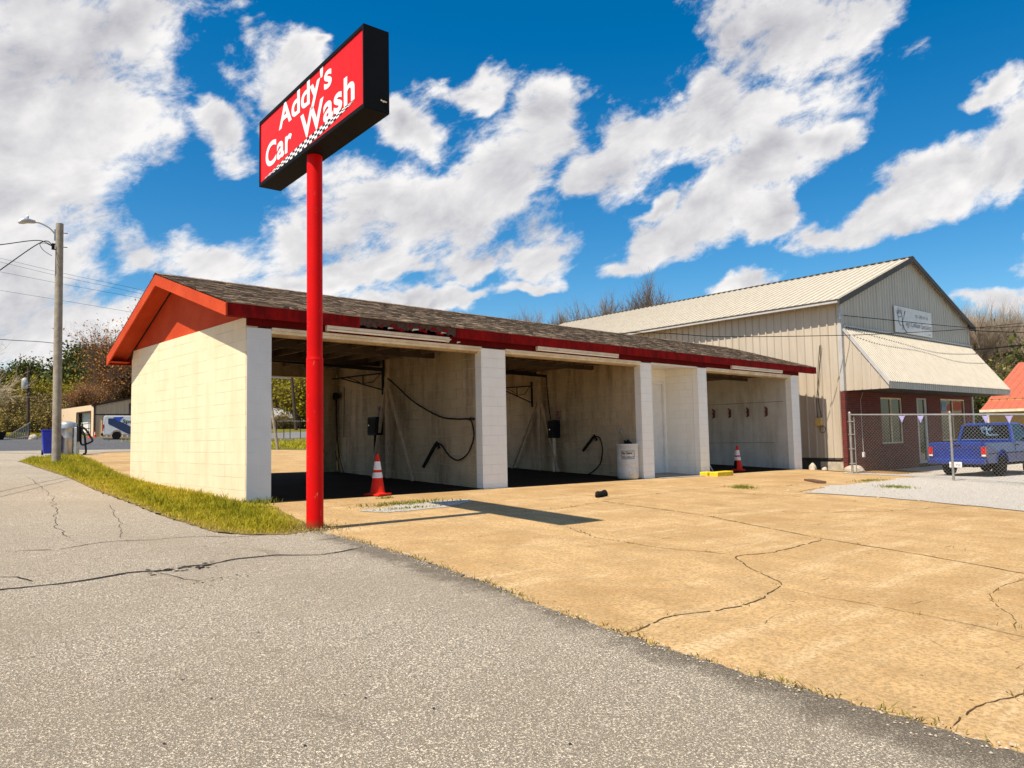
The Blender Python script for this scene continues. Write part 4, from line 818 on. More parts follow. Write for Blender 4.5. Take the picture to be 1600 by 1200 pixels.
m.box(-T, T, Y0 - .004, Y0 + .004, Z0, Z1); m.box(-T, T, Y0, Y1, Z0 - .004, Z0 + .003); m.box(-T, T, Y1 - .004, Y1 + .003, Z0, Z1)
cab = m.build('cabinet', M_SIGNBLACK, PS, local=True)
m = MB(); m.bar((.05, Y0 - .006, Z0 + .13), (.09, Y0 - .006, Z0 + .115), .02, .012); m.bar((.08, Y0 - .006, Z0 + .125), (.12, Y0 - .006, Z0 + .12), .02, .012); m.build('maker_plate', M_CREAMTRIM, cab, local=True)
for s in (-1, 1):
    xs = s * (T - .012); m = MB(); cuts = [Y0 + F * .5, Y0 + .33, Y1 - .30, Y1 - F * .5]
    for a, b in zip(cuts, cuts[1:]): m.box(min(xs, xs - s * .006), max(xs, xs - s * .006), a + .002, b - .002, Z0 + F, Z1 - F)
    fc = m.build('sign_face', M_SIGNRED, PS, local=True)
    xo = xs + s * .004; fn = (lambda u, v: (xo, -u, v - sz0)) if s < 0 else (lambda u, v: (xo, u, v - sz0))
    m = MB(); put_text(m, "Addy's", fn, -.83, .83, 5.215, 5.535, .026, spacing=1.02); put_text(m, 'Car', fn, -1.32, -.38, 4.815, 5.155, .026, spacing=1.04); put_text(m, 'Wash', fn, -.10, 1.42, 4.815, 5.155, .026, spacing=1.04)
    m.build('lettering', M_LETTER, fc, local=True, fixn=False)
    m = MB(); n = 36
    lo = lambda q: 4.698 - .018 * math.sin(math.pi * q) + .10 * q ** 3; hi = lambda q: lo(q) + .095 * math.sin(math.pi * q ** 1.15) ** .8 + .004
    for k in range(n):
        q0, q1 = k / n, (k + 1) / n
        for j in range(3):
            m.m = (k + j) % 2; P = lambda q, e: fn(-1.36 + 2.77 * q, lo(q) + (hi(q) - lo(q)) * e); m.poly([P(q0, j / 3), P(q1, j / 3), P(q1, (j + 1) / 3), P(q0, (j + 1) / 3)])
    m.build('chequered_ribbon', [M_LETTER, M_INK], fc, local=True, fixn=False)
# ------------------------------------------------------------------ metal workshop on the right (local frame a, b, z)
BX, BY_, BTH = 21.3, -.78, -.07086; ZG = -.5
MBD = thing('metal_workshop', 'tall beige ribbed metal workshop with grey gable, pale roof and slanted awning', 'workshop', (BX, BY_, ZG), BTH)
WD, HE, HA, DP = 11.97, 5.63 - ZG, 7.88 - ZG, 20.0
def ribbed(u0, u1, vlo, vhi, fn, pitch, mb, h=.022, wr=.05):
    """ribbed sheet: u along, v up; vlo/vhi may be functions of u; fn(u, v, out)"""
    us = []; u = u0
    k = 0
    while u < u1 - 1e-6:
        for a, o in ((0, 0), (pitch * .5 - wr, 0), (pitch * .5 - wr * .5, h), (pitch * .5 + wr * .5, h), (pitch * .5 + wr, 0)):
            if u + a < u1: us.append((u + a, o))
        u += pitch
    us.append((u1, 0)); L = lambda f, x: f(x) if callable(f) else f
    for (a, oa), (b, ob) in zip(us, us[1:]):
        mb.poly([fn(a, L(vlo, a), oa), fn(b, L(vlo, b), ob), fn(b, L(vhi, b), ob), fn(a, L(vhi, a), oa)])
roofz = lambda a: HE + (HA - HE) * (1 - abs(a - WD / 2) / (WD / 2))
m = MB(); ribbed(.02, DP, .5, HE, lambda u, v, o: (-o, u, v), .305, m, .045, .045); m.build('side_wall', M_SIDING, MBD, local=True, fixn=False)
m = MB(); ribbed(0, DP, .5, HE, lambda u, v, o: (WD + o, u, v), .305, m); m.build('side_wall', M_SIDING, MBD, local=True, fixn=False)
m = MB(); ribbed(.02, WD, 4.5 - ZG, lambda a: roofz(a) - .02, lambda u, v, o: (u, -o, v), .235, m, .024, .045)
for a in (WD / 2,): pass
m.build('gable_wall', M_GSIDING, MBD, local=True, fixn=False)
m = MB(); m.poly([(0, DP, 0), (WD, DP, 0), (WD, DP, HE), (WD / 2, DP, HA), (0, DP, HE)]); m.build('rear_wall', M_SIDING, MBD, local=True)
m = MB()
for s in (0, 1):
    e = -.38; sl_ = (HA - HE) / (WD / 2); mx = (lambda a: a) if s == 0 else (lambda a: WD - a)
    ribbed(-.20, DP + .2, e, WD / 2, (lambda u, v, o: (mx(v), u, HE + v * sl_ + .05 + o)), .305, m, .045, .03)
rf = m.build('roof', M_MROOF, MBD, local=True, fixn=False)
m = MB()
for s in (0, 1):
    mx = (lambda a: a) if s == 0 else (lambda a: WD - a); sl_ = (HA - HE) / (WD / 2)
    for u0, u1 in ((-.205, -.165),):
        a0, a1 = -.40, WD / 2; m.hexa([(mx(a0), u0, HE + a0 * sl_ - .14), (mx(a1), u0, HE + a1 * sl_ - .14), (mx(a1), u1, HE + a1 * sl_ - .14), (mx(a0), u1, HE + a0 * sl_ - .14), (mx(a0), u0, HE + a0 * sl_ + .075), (mx(a1), u0, HE + a1 * sl_ + .075), (mx(a1), u1, HE + a1 * sl_ + .075), (mx(a0), u1, HE + a0 * sl_ + .075)])
m.build('rake_trim', M_TRIM, MBD, local=True)
for s in (0, 1):
    mx = (lambda a: a) if s == 0 else (lambda a: WD - a); m = MB(); x0, x1 = sorted((mx(-.44), mx(-.31))); m.box(x0, x1, -.16, DP + .2, HE - .14, HE - .075); m.build('gutter', M_TRIM, MBD, local=True)
    m = MB(); x0, x1 = sorted((mx(-.455), mx(-.30))); m.box(x0, x1, -.16, DP + .2, HE - .20, HE - .142); m.build('gutter_lip', M_GTRIM, MBD, local=True)
    m = MB(); x0, x1 = sorted((mx(-.30), mx(0))); m.box(x0, x1, -.16, DP, HE - .10, HE - .085); m.build('eave_soffit', M_TRIM, MBD, local=True)
m = MB(); k = 0
while k * .305 < DP: m.box(WD / 2 - .05, WD / 2 + .05, k * .305 - .2, k * .305 - .06, HA + .06, HA + .10); k += 1
m.box(WD / 2 - .16, WD / 2 + .16, -.2, DP + .2, HA + .035, HA + .065); m.build('ridge_cap', M_TRIM, rf, local=True)
for x0, x1 in ((-.035, .11), (WD - .1, WD + .035)): m = MB(); m.box(x0, x1, -.04, .09, .5, HE - .1); m.build('corner_trim', M_GTRIM, MBD, local=True)
# foundation, brick front
m = MB(); m.box(.06, .5, .12, DP, -.5, .44); m.box(-.01, .5, .12, DP, .44, .495); m.build('foundation', M_FOUND, MBD, local=True)
m = MB(); m.box(-.045, .055, .12, .95, -.3, .36); m.build('foundation_block', M_STONE, MBD, local=True)
bz1 = 2.36 - ZG; holes = [(2.85, 4.70, .43 - ZG, 2.18 - ZG), (6.05, 7.08, -.42 - ZG, 2.21 - ZG), (8.45, 11.15, .43 - ZG, 2.22 - ZG)]
m = MB(); y0, y1 = .02, .22; x = 0.0
for (a0, a1, z0, z1) in holes + [(WD, WD, 0, 0)]:
    if x == 0.0: m.box(x, a0, y0, y1, -.5, bz1)
    else: m.box(x, a0 , y0, y1, -.5, bz1)
    if a0 < WD:
        m.box(a0, a1, y0, y1, z1, bz1)
        if z0 > .2: m.box(a0, a1, y0, y1, -.5, z0)
    x = a1
m.box(-.04, .12, -.05, .019, -.5, bz1); m.box(-.04, 0, .0191, .11, -.5, bz1 - .02); m.build('brick_wall', M_BRICK, MBD, local=True)
for (a0, a1, z0, z1), nm in zip(holes, ('window', 'door', 'window')):
    m = MB(); f = .055
    m.box(a0, a1, .05, .12, z1 - f, z1); m.box(a0, a0 + f, .05, .12, z0, z1 - f); m.box(a1 - f, a1, .05, .12, z0, z1 - f)
    if nm == 'window': m.box(a0 + f, a1 - f, .05, .12, z0, z0 + f); m.box((a0 + a1) / 2 - .025, (a0 + a1) / 2 + .025, .05, .12, z0 + f, z1 - f)
    else: m.box(a0 + f, a1 - f, .05, .12, z0, z0 + .12); m.box(a0 + f, a0 + .2, .05, .11, z0 + .12, z1 - f); m.box(a1 - .2, a1 - f, .05, .11, z0 + .12, z1 - f)
    fr = m.build(nm, M_GTRIM if nm == 'door' else M_CREAMTRIM, MBD, local=True)
    m = MB(); m.poly([(a0 + f, .09, z0 + .05), (a1 - f, .09, z0 + .05), (a1 - f, .09, z1 - f), (a0 + f, .09, z1 - f)]); m.build('pane', M_GLASS, fr, local=True, fixn=False)
    if nm == 'window':
        m = MB(); m.box(a0 - .05, a1 + .05, -.04, .05, z0 - .09, z0 - .001); m.build('sill', M_BRICK, fr, local=True)
        m = MB(); mid = (a0 + a1) / 2
        if a0 < 5: m.box(a0 + .1, a1 - .1, .095, .10, z0 + .07, z0 + .95); m.build('pale_reflection', M_CREAMTRIM, fr, local=True)  # beige panel paints in a bright reflection low in the window
        else: m.box(a0 + .25, a0 + .75, .08, .088, z1 - .5, z1 - .12); m.build('window_sticker', M_DECAL, fr, local=True)
    else:
        m = MB(); m.tube([(a1 - .16, .03, z0 + .95), (a1 - .16, .03, z0 + 1.3)], .015); m.build('handle', M_CHROME, fr, local=True)
m = MB(); m.poly([(.3, 3.5, .5), (11.6, 3.5, .5), (11.6, 3.5, 3), (.3, 3.5, 3)]); m.build('inner_wall', M_FOUND, MBD, local=True, fixn=False)
# awning
AZ0, AZ1, AZ2, AD, A0, A1 = 2.36 - ZG, 2.56 - ZG, 4.60 - ZG, 1.53, .14, 11.93
m = MB(); ribbed(A0 - .06, A1 + .06, 0, 1, lambda u, v, o: (u, -.06 - v * (AD - .05), AZ2 - v * (AZ2 - AZ1) + .03 + o), .178, m, .034, .022); aw = m.build('awning_roof', M_MROOF, MBD, local=True, fixn=False)
m = MB(); ribbed(A0, A1, AZ0, AZ1 + .02, lambda u, v, o: (u, -AD + .02 - o, v), .178, m, .018, .03); m.build('awning_fascia', M_GSIDING, MBD, local=True, fixn=False)
for a, s in ((A0, -1), (A1, 1)):
    m = MB(); p = [(-.02, AZ0), (-AD + .03, AZ0), (-AD + .03, AZ1), (-.02, AZ2)]
    m.prism(p, lambda u, v, t: (t, u, v), a, a + s * .01)
    for u in (-.3, -.6, -.9, -1.2):
        zt = AZ1 + (AZ2 - AZ1) * (u + AD) / AD - .04; m.box(min(a + s * .011, a + s * .03), max(a + s * .011, a + s * .03), u - .02, u + .02, AZ0 + .02, zt)
    m.build('awning_side', M_SIDING, MBD, local=True)
    m = MB(); b = a + s * .05
    m.hexa([(min(a - .06, b), -AD, AZ1 - .1), (max(a, b), -AD, AZ1 - .1), (max(a, b), -.03, AZ2 - .1), (min(a - .06, b), -.03, AZ2 - .1), (min(a - .06, b), -AD, AZ1 + .06), (max(a, b), -AD, AZ1 + .06), (max(a, b), -.03, AZ2 + .06), (min(a - .06, b), -.03, AZ2 + .06)]); m.build('awning_edge_trim', M_GTRIM, MBD, local=True)
m = MB(); m.box(A0, A1, -AD + .04, .0, AZ0 + .005, AZ0 + .02); m.build('awning_soffit', M_TRIM, MBD, local=True)
m = MB(); m.box(A0 - .05, A1 + .05, -.12, -.03, AZ2 + .01, AZ2 + .09); m.build('awning_flashing', M_GTRIM, MBD, local=True)
m = MB()
for k in range(66): m.box(A0 + k * .178, A0 + k * .178 + .09, -.135, -.121, AZ2 - .01, AZ2 + .03)
m.build('closure_strip', M_TRIM, aw, local=True)
# banner board on the gable
bn = thing('banner_board', "white company board with purple swash lettering and crown mark on the grey gable", 'banner', tuple(Vector((BX, BY_, 0)) + Matrix.Rotation(BTH, 3, 'Z') @ Vector((4.26, -.05, 4.765))), BTH)
m = MB(); m.box(0, 3.48, -.03, .0, 0, 1.04); m.build('board', M_PLATE, bn, local=True, bevel=.004)
fn = lambda u, v: (u, -.0335, v); m = MB()
def stroke(mb, pts, wds, f):
    n = len(pts)
    for i in range(n - 1):
        (ax, ay), (bx, by) = pts[i], pts[i + 1]; l = math.hypot(bx - ax, by - ay) or 1; nx_, ny_ = -(by - ay) / l, (bx - ax) / l; a, b = wds[i] / 2, wds[i + 1] / 2
        mb.poly([f(ax - nx_ * a, ay - ny_ * a), f(bx - nx_ * b, by - ny_ * b), f(bx + nx_ * b, by + ny_ * b), f(ax + nx_ * a, ay + ny_ * a)])
def emblem(mb, f, k=1.0):
    g = lambda u, v: f(u * k, v * k)
    stroke(mb, [(.62, .78), (.66, .55), (.68, .30), (.66, .12)], [.03, .07, .09, .03], g); stroke(mb, [(.95, .90), (.84, .72), (.76, .52)], [.07, .05, .02], g); stroke(mb, [(.70, .36), (.80, .16), (1.02, .04)], [.03, .05, .04], g)
    stroke(mb, [(.30, .66), (.28, .46), (.42, .30), (.55, .28)], [.03, .035, .04, .02], g)
    for x, y, dx, dy in ((.25, .68, -.13, .20), (.30, .72, -.06, .26), (.38, .74, .0, .28), (.47, .74, .08, .25), (.55, .72, .14, .22)): stroke(mb, [(x, y), (x + dx * .45, y + dy * .4), (x + dx, y + dy)], [.018, .035, .012], g); stroke(mb, [(x + .03, y + .02), (x + dx * .5 + .05, y + dy * .6)], [.012, .02], g)
    stroke(mb, [(.22, .66), (.40, .60), (.58, .66)], [.02, .03, .02], g)
emblem(m, fn); m.build('crown_mark', M_INK, bn, local=True, fixn=False)
m = MB(); put_text(m, '731-393-9110', fn, 1.85, 3.10, .70, .83, -.004); m.build('phone_number', M_INK, bn, local=True, fixn=False)
m = MB(); put_text(m, "ing's Collision Specialists", fn, .95, 3.42, .30, .50, -.006, shear=.25); put_text(m, 'LLC', fn, 3.12, 3.36, .07, .13); m.build('lettering', M_VIOLET, bn, local=True, fixn=False)
mb_ = lambda p: tuple(Vector((BX, BY_, 0)) + Matrix.Rotation(BTH, 3, 'Z') @ Vector(p))
# telephone box and slack cable on the side wall
t = thing('cable_box', 'small tan cable box with coiled wires on the shaded beige wall', 'cable box', mb_((-.05, .93, 1.15)), BTH)
m = MB(); m.box(-.10, 0, -.14, .10, 0, .28); m.build('box', M_YWALL, t, local=True, bevel=.012)
m = MB()
for dy, s in ((-.02, 1), (.03, -1)): m.tube(curve([(-.02, dy - .2, 2.9), (-.02, dy - .08, 1.9), (-.03, dy + .05 * s, 1.0), (-.05, dy - .05 + .1 * s, .3)], 8), .010, 5)
m.tube(curve([(-.06, -.1, .05), (-.08, -.26, -.1), (-.08, -.2, -.25), (-.07, -.05, -.18), (-.07, -.12, .1)], 7), .010, 5); m.build('cable', M_RUBBER, t, local=True)
t = thing('conduit', 'thin cable running down the brick front to a white outlet', 'cable', mb_((1.2, .0, .05)), BTH)
m = MB(); m.tube([(.02, -.01, .1), (0, -.01, 1.4), (-.02, -.02, 2.0), (.15, -.04, 2.28)], .009, 5); m.build('cable', M_GTRIM, t, local=True); m = MB(); m.box(-.05, .07, -.05, .015, -.06, .12); m.build('outlet', M_PLATE, t, local=True, bevel=.01)
# wires
def wire(pts, r, label, group='overhead wires', mat=None, name='overhead_wire'):
    m = MB(); m.tube(curve(pts, 8), r, 5); tag(m.build(name, mat or M_RUBBER), label, 'wire', group)
wire([(21.24, -.92, 5.01), (24.43, -1.36, 5.09), (27.76, -1.79, 5.17), (32.23, -1.95, 5.42), (36.71, -2.05, 5.79), (45.78, -2.47, 6.75)], .014, 'upper wire crossing the gable and the white banner from its wall bracket')
wire([(4, 9, 3.5), (13.69, 3.43, 4.25), (17.21, 1.46, 4.2), (21.15, -1.0, 4.29), (26.23, -1.7, 4.74), (31.1, -2.25, 5.23), (45.77, -2.49, 6.97)], .013, 'long wire passing above the shingle roof and across the beige wall')
wire([(33.55, -1.68, 4.52), (39.07, -1.45, 5.04), (53.09, -1.09, 6.37)], .035, 'thick black wire leaving the right corner of the awning'); wire([(32.3, -1.95, 5.3), (37.88, -1.77, 5.72), (50.64, -1.57, 6.72)], .02, 'wire between the two others right of the grey gable')
m = MB(); m.box(21.16, 21.26, -.86, -.80, 4.9, 5.12); m.tube([(21.2, -.86, 5.05), (21.24, -.94, 5.02)], .02); tag(m.build('wire_bracket', M_GALV), 'wire bracket on the corner of the beige wall', 'bracket')

# ------------------------------------------------------------------ chain link fence
FP = [(18.49, -2.07), (17.72, -5.09), (16.9, -8.2), (16.2, -11.2)]; FHT = 1.86
t = thing('chain_link_fence', 'galvanised chain link fence in front of the brick wall and blue pickup', 'fence', (18.49, -2.07, hz(18.49, -2.07)))
for k, (x, y) in enumerate(FP):
    z = hz(x, y); m = MB(); r = .038 if k == 0 else .032; m.tube([(x, y, z - .1), (x, y, z + FHT)], r, 12); m.lathe((x, y, z + FHT), [(r + .006, 0), (r + .006, .03), (.012, .065)], 12); m.build('post', M_WIRE, t)
for (ax, ay), (bx, by) in zip(FP, FP[1:]):
    za, zb = hz(ax, ay), hz(bx, by); m = MB(); m.tube([(ax, ay, za + FHT - .03), (bx, by, zb + FHT - .03)], .022, 8); m.build('top_rail', M_GALV, t)
    L = math.hypot(bx - ax, by - ay); H = FHT - .08; sp = .098; m = MB()
    P = lambda s, h: Vector((ax + (bx - ax) * s / L, ay + (by - ay) * s / L, za + (zb - za) * s / L + .05 + h)); nrm = Vector((-(by - ay) / L, (bx - ax) / L, 0))
    k = -int(H / sp) - 1
    while k * sp < L:
        for sg in (1, -1):
            s0, s1, h0_, h1_ = k * sp, k * sp + H, (0, H)[sg < 0], (H, 0)[sg < 0]
            c0, c1 = max(0, s0), min(L, s1)
            if c1 - c0 > .01:
                f0, f1 = (c0 - s0) / H, (c1 - s0) / H; p, q = P(c0, h0_ + (h1_ - h0_) * f0) + nrm * .003 * sg, P(c1, h0_ + (h1_ - h0_) * f1) + nrm * .003 * sg
                m.tube([p, q], .0020, 3, False)
        k += 1
    m.build('wire_mesh', M_WIRE, t, fixn=False)
x, y = FP[0]; m = MB(); z = hz(x, y); m.tube([(x + .02, y - .12, z), (x + .02, y - .12, z + FHT - .1)], .016, 8)
for h in (.3, .75, 1.2, 1.6): m.box(x - .05, x + .05, y - .12, y + .05, z + h, z + h + .03)
m.build('tension_bar', M_WIRE, t)
def pennant(s, label):
    i = int(s); f = s - i; (ax, ay), (bx, by) = FP[i], FP[i + 1]; x, y = ax + (bx - ax) * f, ay + (by - ay) * f; z = hz(x, y) + FHT - .06; L = math.hypot(bx - ax, by - ay); ux_, uy_ = (bx - ax) / L, (by - ay) / L
    m = MB(); w_ = .085; off = -.03
    P = lambda u, v, e=0: (x + ux_ * u - uy_ * (off + e), y + uy_ * u + ux_ * (off + e), z + v)
    m.prism([(-w_, 0), (0, -.01), (w_, 0), (w_ * .5, -.11), (0.01, -.21), (-w_ * .5, -.10)], lambda u, v, q: P(u, v, q + .03 * math.sin(u * 9 + v * 5)), -.003, .003)
    tag(m.build('pennant', M_PENNANT), label, 'pennant', 'pennants along the fence rail')
pennant(.56, 'lilac pennant on the fence rail in front of the brick wall, nearest the window'); pennant(.74, 'lilac pennant on the fence rail in front of the workshop door'); pennant(1.30, 'lilac pennant on the fence rail above the pickup cab'); pennant(1.48, 'lilac pennant on the fence rail at the right edge of the pickup cab')

# ------------------------------------------------------------------ vehicles
def wheel(mb_parent, x, y, r, wd, side, nm='wheel'):
    """wheel with its axle across the vehicle"""
    ring = lambda rr_, yy: [(x + rr_ * math.cos(2 * math.pi * j / 28), yy, r + rr_ * math.sin(2 * math.pi * j / 28)) for j in range(28)]
    m = MB(); yi, yo = y - side * wd, y; m.tube_rings([ring(r * .62, yi), ring(r * .93, yi), ring(r, yi + side * .03), ring(r, yo - side * .03), ring(r * .93, yo), ring(r * .66, yo)], True); w_ = m.build(nm, M_TYRE, mb_parent, local=True)
    m = MB(); m.tube_rings([ring(r * .66, yo - side * .006), ring(r * .60, yo - side * .01), ring(r * .52, yo - side * .05), ring(r * .2, yo - side * .03), ring(r * .14, yo - side * .008)], True); m.build('rim', M_RIM, w_, local=True)
    m = MB()
    for j in range(8):
        a = j * math.pi / 4; d_ = Vector((math.cos(a), 0, math.sin(a))); m.bar(Vector((x, yo - side * .045, r)) + d_ * r * .35, Vector((x, yo - side * .045, r)) + d_ * r * .46, .05, .03, up=(0, 1, 0))
    m.build('hub_slot', M_BLACK, w_, local=True)
def arch(cx, r, z0, n=10): return [(cx + r * math.cos(math.pi - math.pi * k / n), z0 + r * math.sin(math.pi - math.pi * k / n)) for k in range(n + 1)]
PX, PY = 20.6, -4.4
pk = thing('pickup_truck', 'blue compact pickup truck parked behind the chain link fence', 'pickup truck', (PX, PY, hz(PX + 1, PY)), R_(-8))
HW = .83
low = [(.12, .42)] + arch(1.12, .40, .42) + arch(3.78, .40, .42) + [(4.62, .42), (4.72, .55), (4.70, .88), (4.60, .98), (3.35, 1.03), (3.30, 1.05), (1.98, 1.05), (1.96, 1.04), (.06, 1.06), (.05, .60)]
for s in (1, -1):
    m = MB(); m.prism(low, lambda u, v, q: (u, q * (1 - .05 * max(0, v - .75) * 2), v), s * HW, s * (HW - .07)); m.build('body_side', M_BLUE, pk, local=True, bevel=.018)
    m = MB(); m.box(.2, 4.6, s * (HW - .01) - .012, s * (HW - .01) + .012, .70, .725); m.build('side_moulding', M_BLACK, pk, local=True)
    m = MB(); m.tube([(x_, s * (HW + .004), z_) for x_, z_ in arch(1.12, .41, .42)], .016, 6); m.tube([(x_, s * (HW + .004), z_) for x_, z_ in arch(3.78, .41, .42)], .016, 6); m.build('wheel_arch_trim', M_BLUE, pk, local=True)
    m = MB(); m.box(2.10, 2.112, s * HW - .004, s * HW + .004, .5, 1.04); m.box(3.25, 3.262, s * HW - .004, s * HW + .004, .5, 1.03); m.box(2.2, 2.38, s * HW - .005, s * HW + .014, .93, .965); m.build('door_seam', M_BLACK, pk, local=True)
m = MB(); m.box(.12, 2.0, -HW + .07, HW - .07, .56, .60); m.box(1.94, 1.99, -HW + .07, HW - .07, .6, 1.05); m.box(2.0, 3.3, -HW + .07, HW - .07, .45, 1.03); m.build('bed_floor', M_BLUE, pk, local=True)
m = MB(); m.hexa([(3.3, -.76, .5), (4.66, -.72, .5), (4.66, .72, .5), (3.3, .76, .5), (3.3, -.76, 1.03), (4.55, -.72, .97), (4.55, .72, .97), (3.3, .76, 1.03)]); m.build('bonnet', M_BLUE, pk, local=True, bevel=.03)
m = MB(); m.prism([(.0, .50), (.06, .50), (.075, 1.02), (.045, 1.075), (.0, 1.06), (-.012, 1.0), (-.005, .9), (.008, .86), (.008, .62), (-.004, .57)], lambda u, v, q: (u, q, v), -HW + .135, HW - .135); tg = m.build('tailgate', M_BLUE, pk, local=True, bevel=.008)
m = MB(); m.box(-.022, .0, -.12, .12, .945, .985); m.build('handle', M_BLACK, tg, local=True, bevel=.004)
for s in (1, -1):
    m = MB(); m.box(.0, .07, s * (HW - .068) - .062, s * (HW - .068) + .062, .52, 1.05); m.build('rear_corner', M_BLUE, pk, local=True, bevel=.012)
    m = MB(); m.box(-.014, .06, s * (HW - .068) - .064, s * (HW - .068) + .066, .64, .93); tl = m.build('tail_light', M_TAIL, pk, local=True, bevel=.012)
    m = MB(); y_ = s * (HW - .068)
    for b in ((y_ - .069, y_ + .07, .925, .94), (y_ - .069, y_ + .07, .625, .64), (y_ - .069, y_ - .06, .64, .925), (y_ + .061, y_ + .07, .64, .925), (y_ - .06, y_ + .06, .695, .705)): m.box(-.020, .01, *b)
    m.build('lamp_frame', M_CHROME, tl, local=True); m = MB(); m.box(-.018, .0, y_ - .055, y_ + .055, .645, .69); m.build('reverse_lens', M_PLATE, tl, local=True)
m = MB(); m.prism([(-.13, .40), (-.02, .40), (-.02, .545), (-.13, .565), (-.15, .53), (-.15, .44)], lambda u, v, q: (u, q, v), -HW + .01, HW - .01); m.build('rear_bumper', M_BLUE, pk, local=True, bevel=.012)
m = MB(); m.box(-.165, -.152, -.20, .16, .30, .47); pl = m.build('number_plate', M_PLATE, pk, local=True, bevel=.004)
m = MB(); put_text(m, 'J84 Y5C', lambda u, v: (-.1665, -u, v), -.13, .17, .345, .41); m.build('plate_lettering', M_VIOLET, pl, local=True, fixn=False)
# cab
rr0 = lambda z: .72 - (z - 1.05) * .18
cab_prof = [(2.0, 1.05), (2.14, 1.56), (2.24, 1.63), (3.0, 1.63), (3.12, 1.57), (3.62, 1.03)]
m = MB(); hw = lambda z: .80 - (z - 1.03) * .22
def cabpt(x, z, s): return (x, s * hw(z), z)
m.hexa([cabpt(2.16, 1.58, -1), cabpt(3.10, 1.58, -1), cabpt(3.10, 1.58, 1), cabpt(2.16, 1.58, 1), (2.25, -.60, 1.655), (2.98, -.60, 1.655), (2.98, .60, 1.655), (2.25, .60, 1.655)]); m.build('cab_roof', M_BLUE, pk, local=True, bevel=.025)
for s in (1, -1):
    m = MB(); m.bar(cabpt(2.015, 1.03, s), cabpt(2.17, 1.59, s), .10, .09, up=(0, 1, 0)); m.bar(cabpt(3.60, 1.02, s), cabpt(3.08, 1.59, s), .06, .06, up=(0, 1, 0)); m.build('cab_pillar', M_BLUE, pk, local=True, bevel=.02)
    m = MB(); m.poly([cabpt(2.08, 1.05, s * .985), cabpt(3.55, 1.05, s * .985), cabpt(3.08, 1.57, s * .985), cabpt(2.2, 1.57, s * .985)]); m.build('side_window', M_CARGLASS, pk, local=True, fixn=False)
    m = MB(); m.box(3.3, 3.42, s * .83 - .02, s * .83 + .12 * s + .02, 1.08, 1.2) if s > 0 else m.box(3.3, 3.42, -.97, -.81, 1.08, 1.2); m.build('wing_mirror', M_BLACK, pk, local=True, bevel=.02)
m = MB(); m.box(1.995, 2.03, -HW + .05, HW - .05, 1.0, 1.115); m.build('cab_back', M_BLUE, pk, local=True, bevel=.01)
m = MB(); m.poly([(2.03, -.73, 1.115), (2.03, .73, 1.115), (2.155, .63, 1.575), (2.155, -.63, 1.575)]); rw = m.build('rear_window', M_CARGLASS, pk, local=True, fixn=False)
m = MB(); q = lambda u, v: (2.022 + (v - 1.115) * .272, -u, v); stroke(m, [(-.70, 1.125), (.70, 1.125)], [.012, .012], q); m.build('chrome_strip', M_CHROME, rw, local=True, fixn=False)
m = MB(); e_ = lambda u, v: q(u * .40 - .22, 1.22 + v * .34); emblem(m, e_, 1.0); put_text(m, "King's", q, .0, .22, 1.42, 1.49); put_text(m, 'Collision', q, .04, .38, 1.24, 1.31); m.build('window_decal', M_DECAL, rw, local=True, fixn=False)
m = MB(); m.poly([cabpt(3.6, 1.04, -.96), cabpt(3.6, 1.04, .96), cabpt(3.11, 1.58, .96), cabpt(3.11, 1.58, -.96)]); m.build('windscreen', M_CARGLASS, pk, local=True, fixn=False)
for x_ in (1.12, 3.78):
    for s in (1, -1): wheel(pk, x_, s * (HW - .01), .335, .20, s)
m = MB(); m.box(.2, 4.5, -.5, .5, .30, .46); m.tube([(1.12, -.7, .33), (1.12, .7, .33)], .06); m.tube([(.0, -.45, .33), (.5, -.45, .33)], .03); m.build('chassis', M_BLACK, pk, local=True)
# silver van-like car behind it
cr = thing('silver_car', 'silver car with dark windows parked beyond the blue pickup', 'car', (25.6, -5.9, hz(25.6, -5.9)), R_(12))
prof = [(0, .35), (.0, .75), (.06, .98), (.38, 1.52), (.6, 1.62), (2.3, 1.63), (2.7, 1.54), (3.45, 1.02), (4.3, .88), (4.45, .6), (4.42, .35)] ; hwc = lambda z: .86 if z < 1 else .86 - (z - 1) * .30
bodyp = [(0.02, .30)] + arch(.85, .36, .30) + arch(3.55, .36, .30) + [(4.40, .30), (4.45, .60), (4.30, .88), (3.5, 1.0), (.06, 1.0), (0, .75)]
m = MB(); m.prism(bodyp, lambda u, v, q: (u, q, v), -.86, .86); m.build('body', M_SILVER, cr, local=True, bevel=.04)
m = MB(); b0 = [(.08, 1.0), (.42, 1.55), (2.55, 1.55), (3.42, 1.0)]
m.hexa([(.08, -.84, 1.0), (3.42, -.84, 1.0), (3.42, .84, 1.0), (.08, .84, 1.0), (.42, -.66, 1.56), (2.55, -.66, 1.56), (2.55, .66, 1.56), (.42, .66, 1.56)]); m.build('glasshouse', M_CARGLASS, cr, local=True)
m = MB(); m.hexa([(.36, -.68, 1.555), (2.6, -.68, 1.555), (2.6, .68, 1.555), (.36, .68, 1.555), (.5, -.6, 1.64), (2.45, -.6, 1.64), (2.45, .6, 1.64), (.5, .6, 1.64)]); m.build('roof', M_SILVER, cr, local=True, bevel=.03)
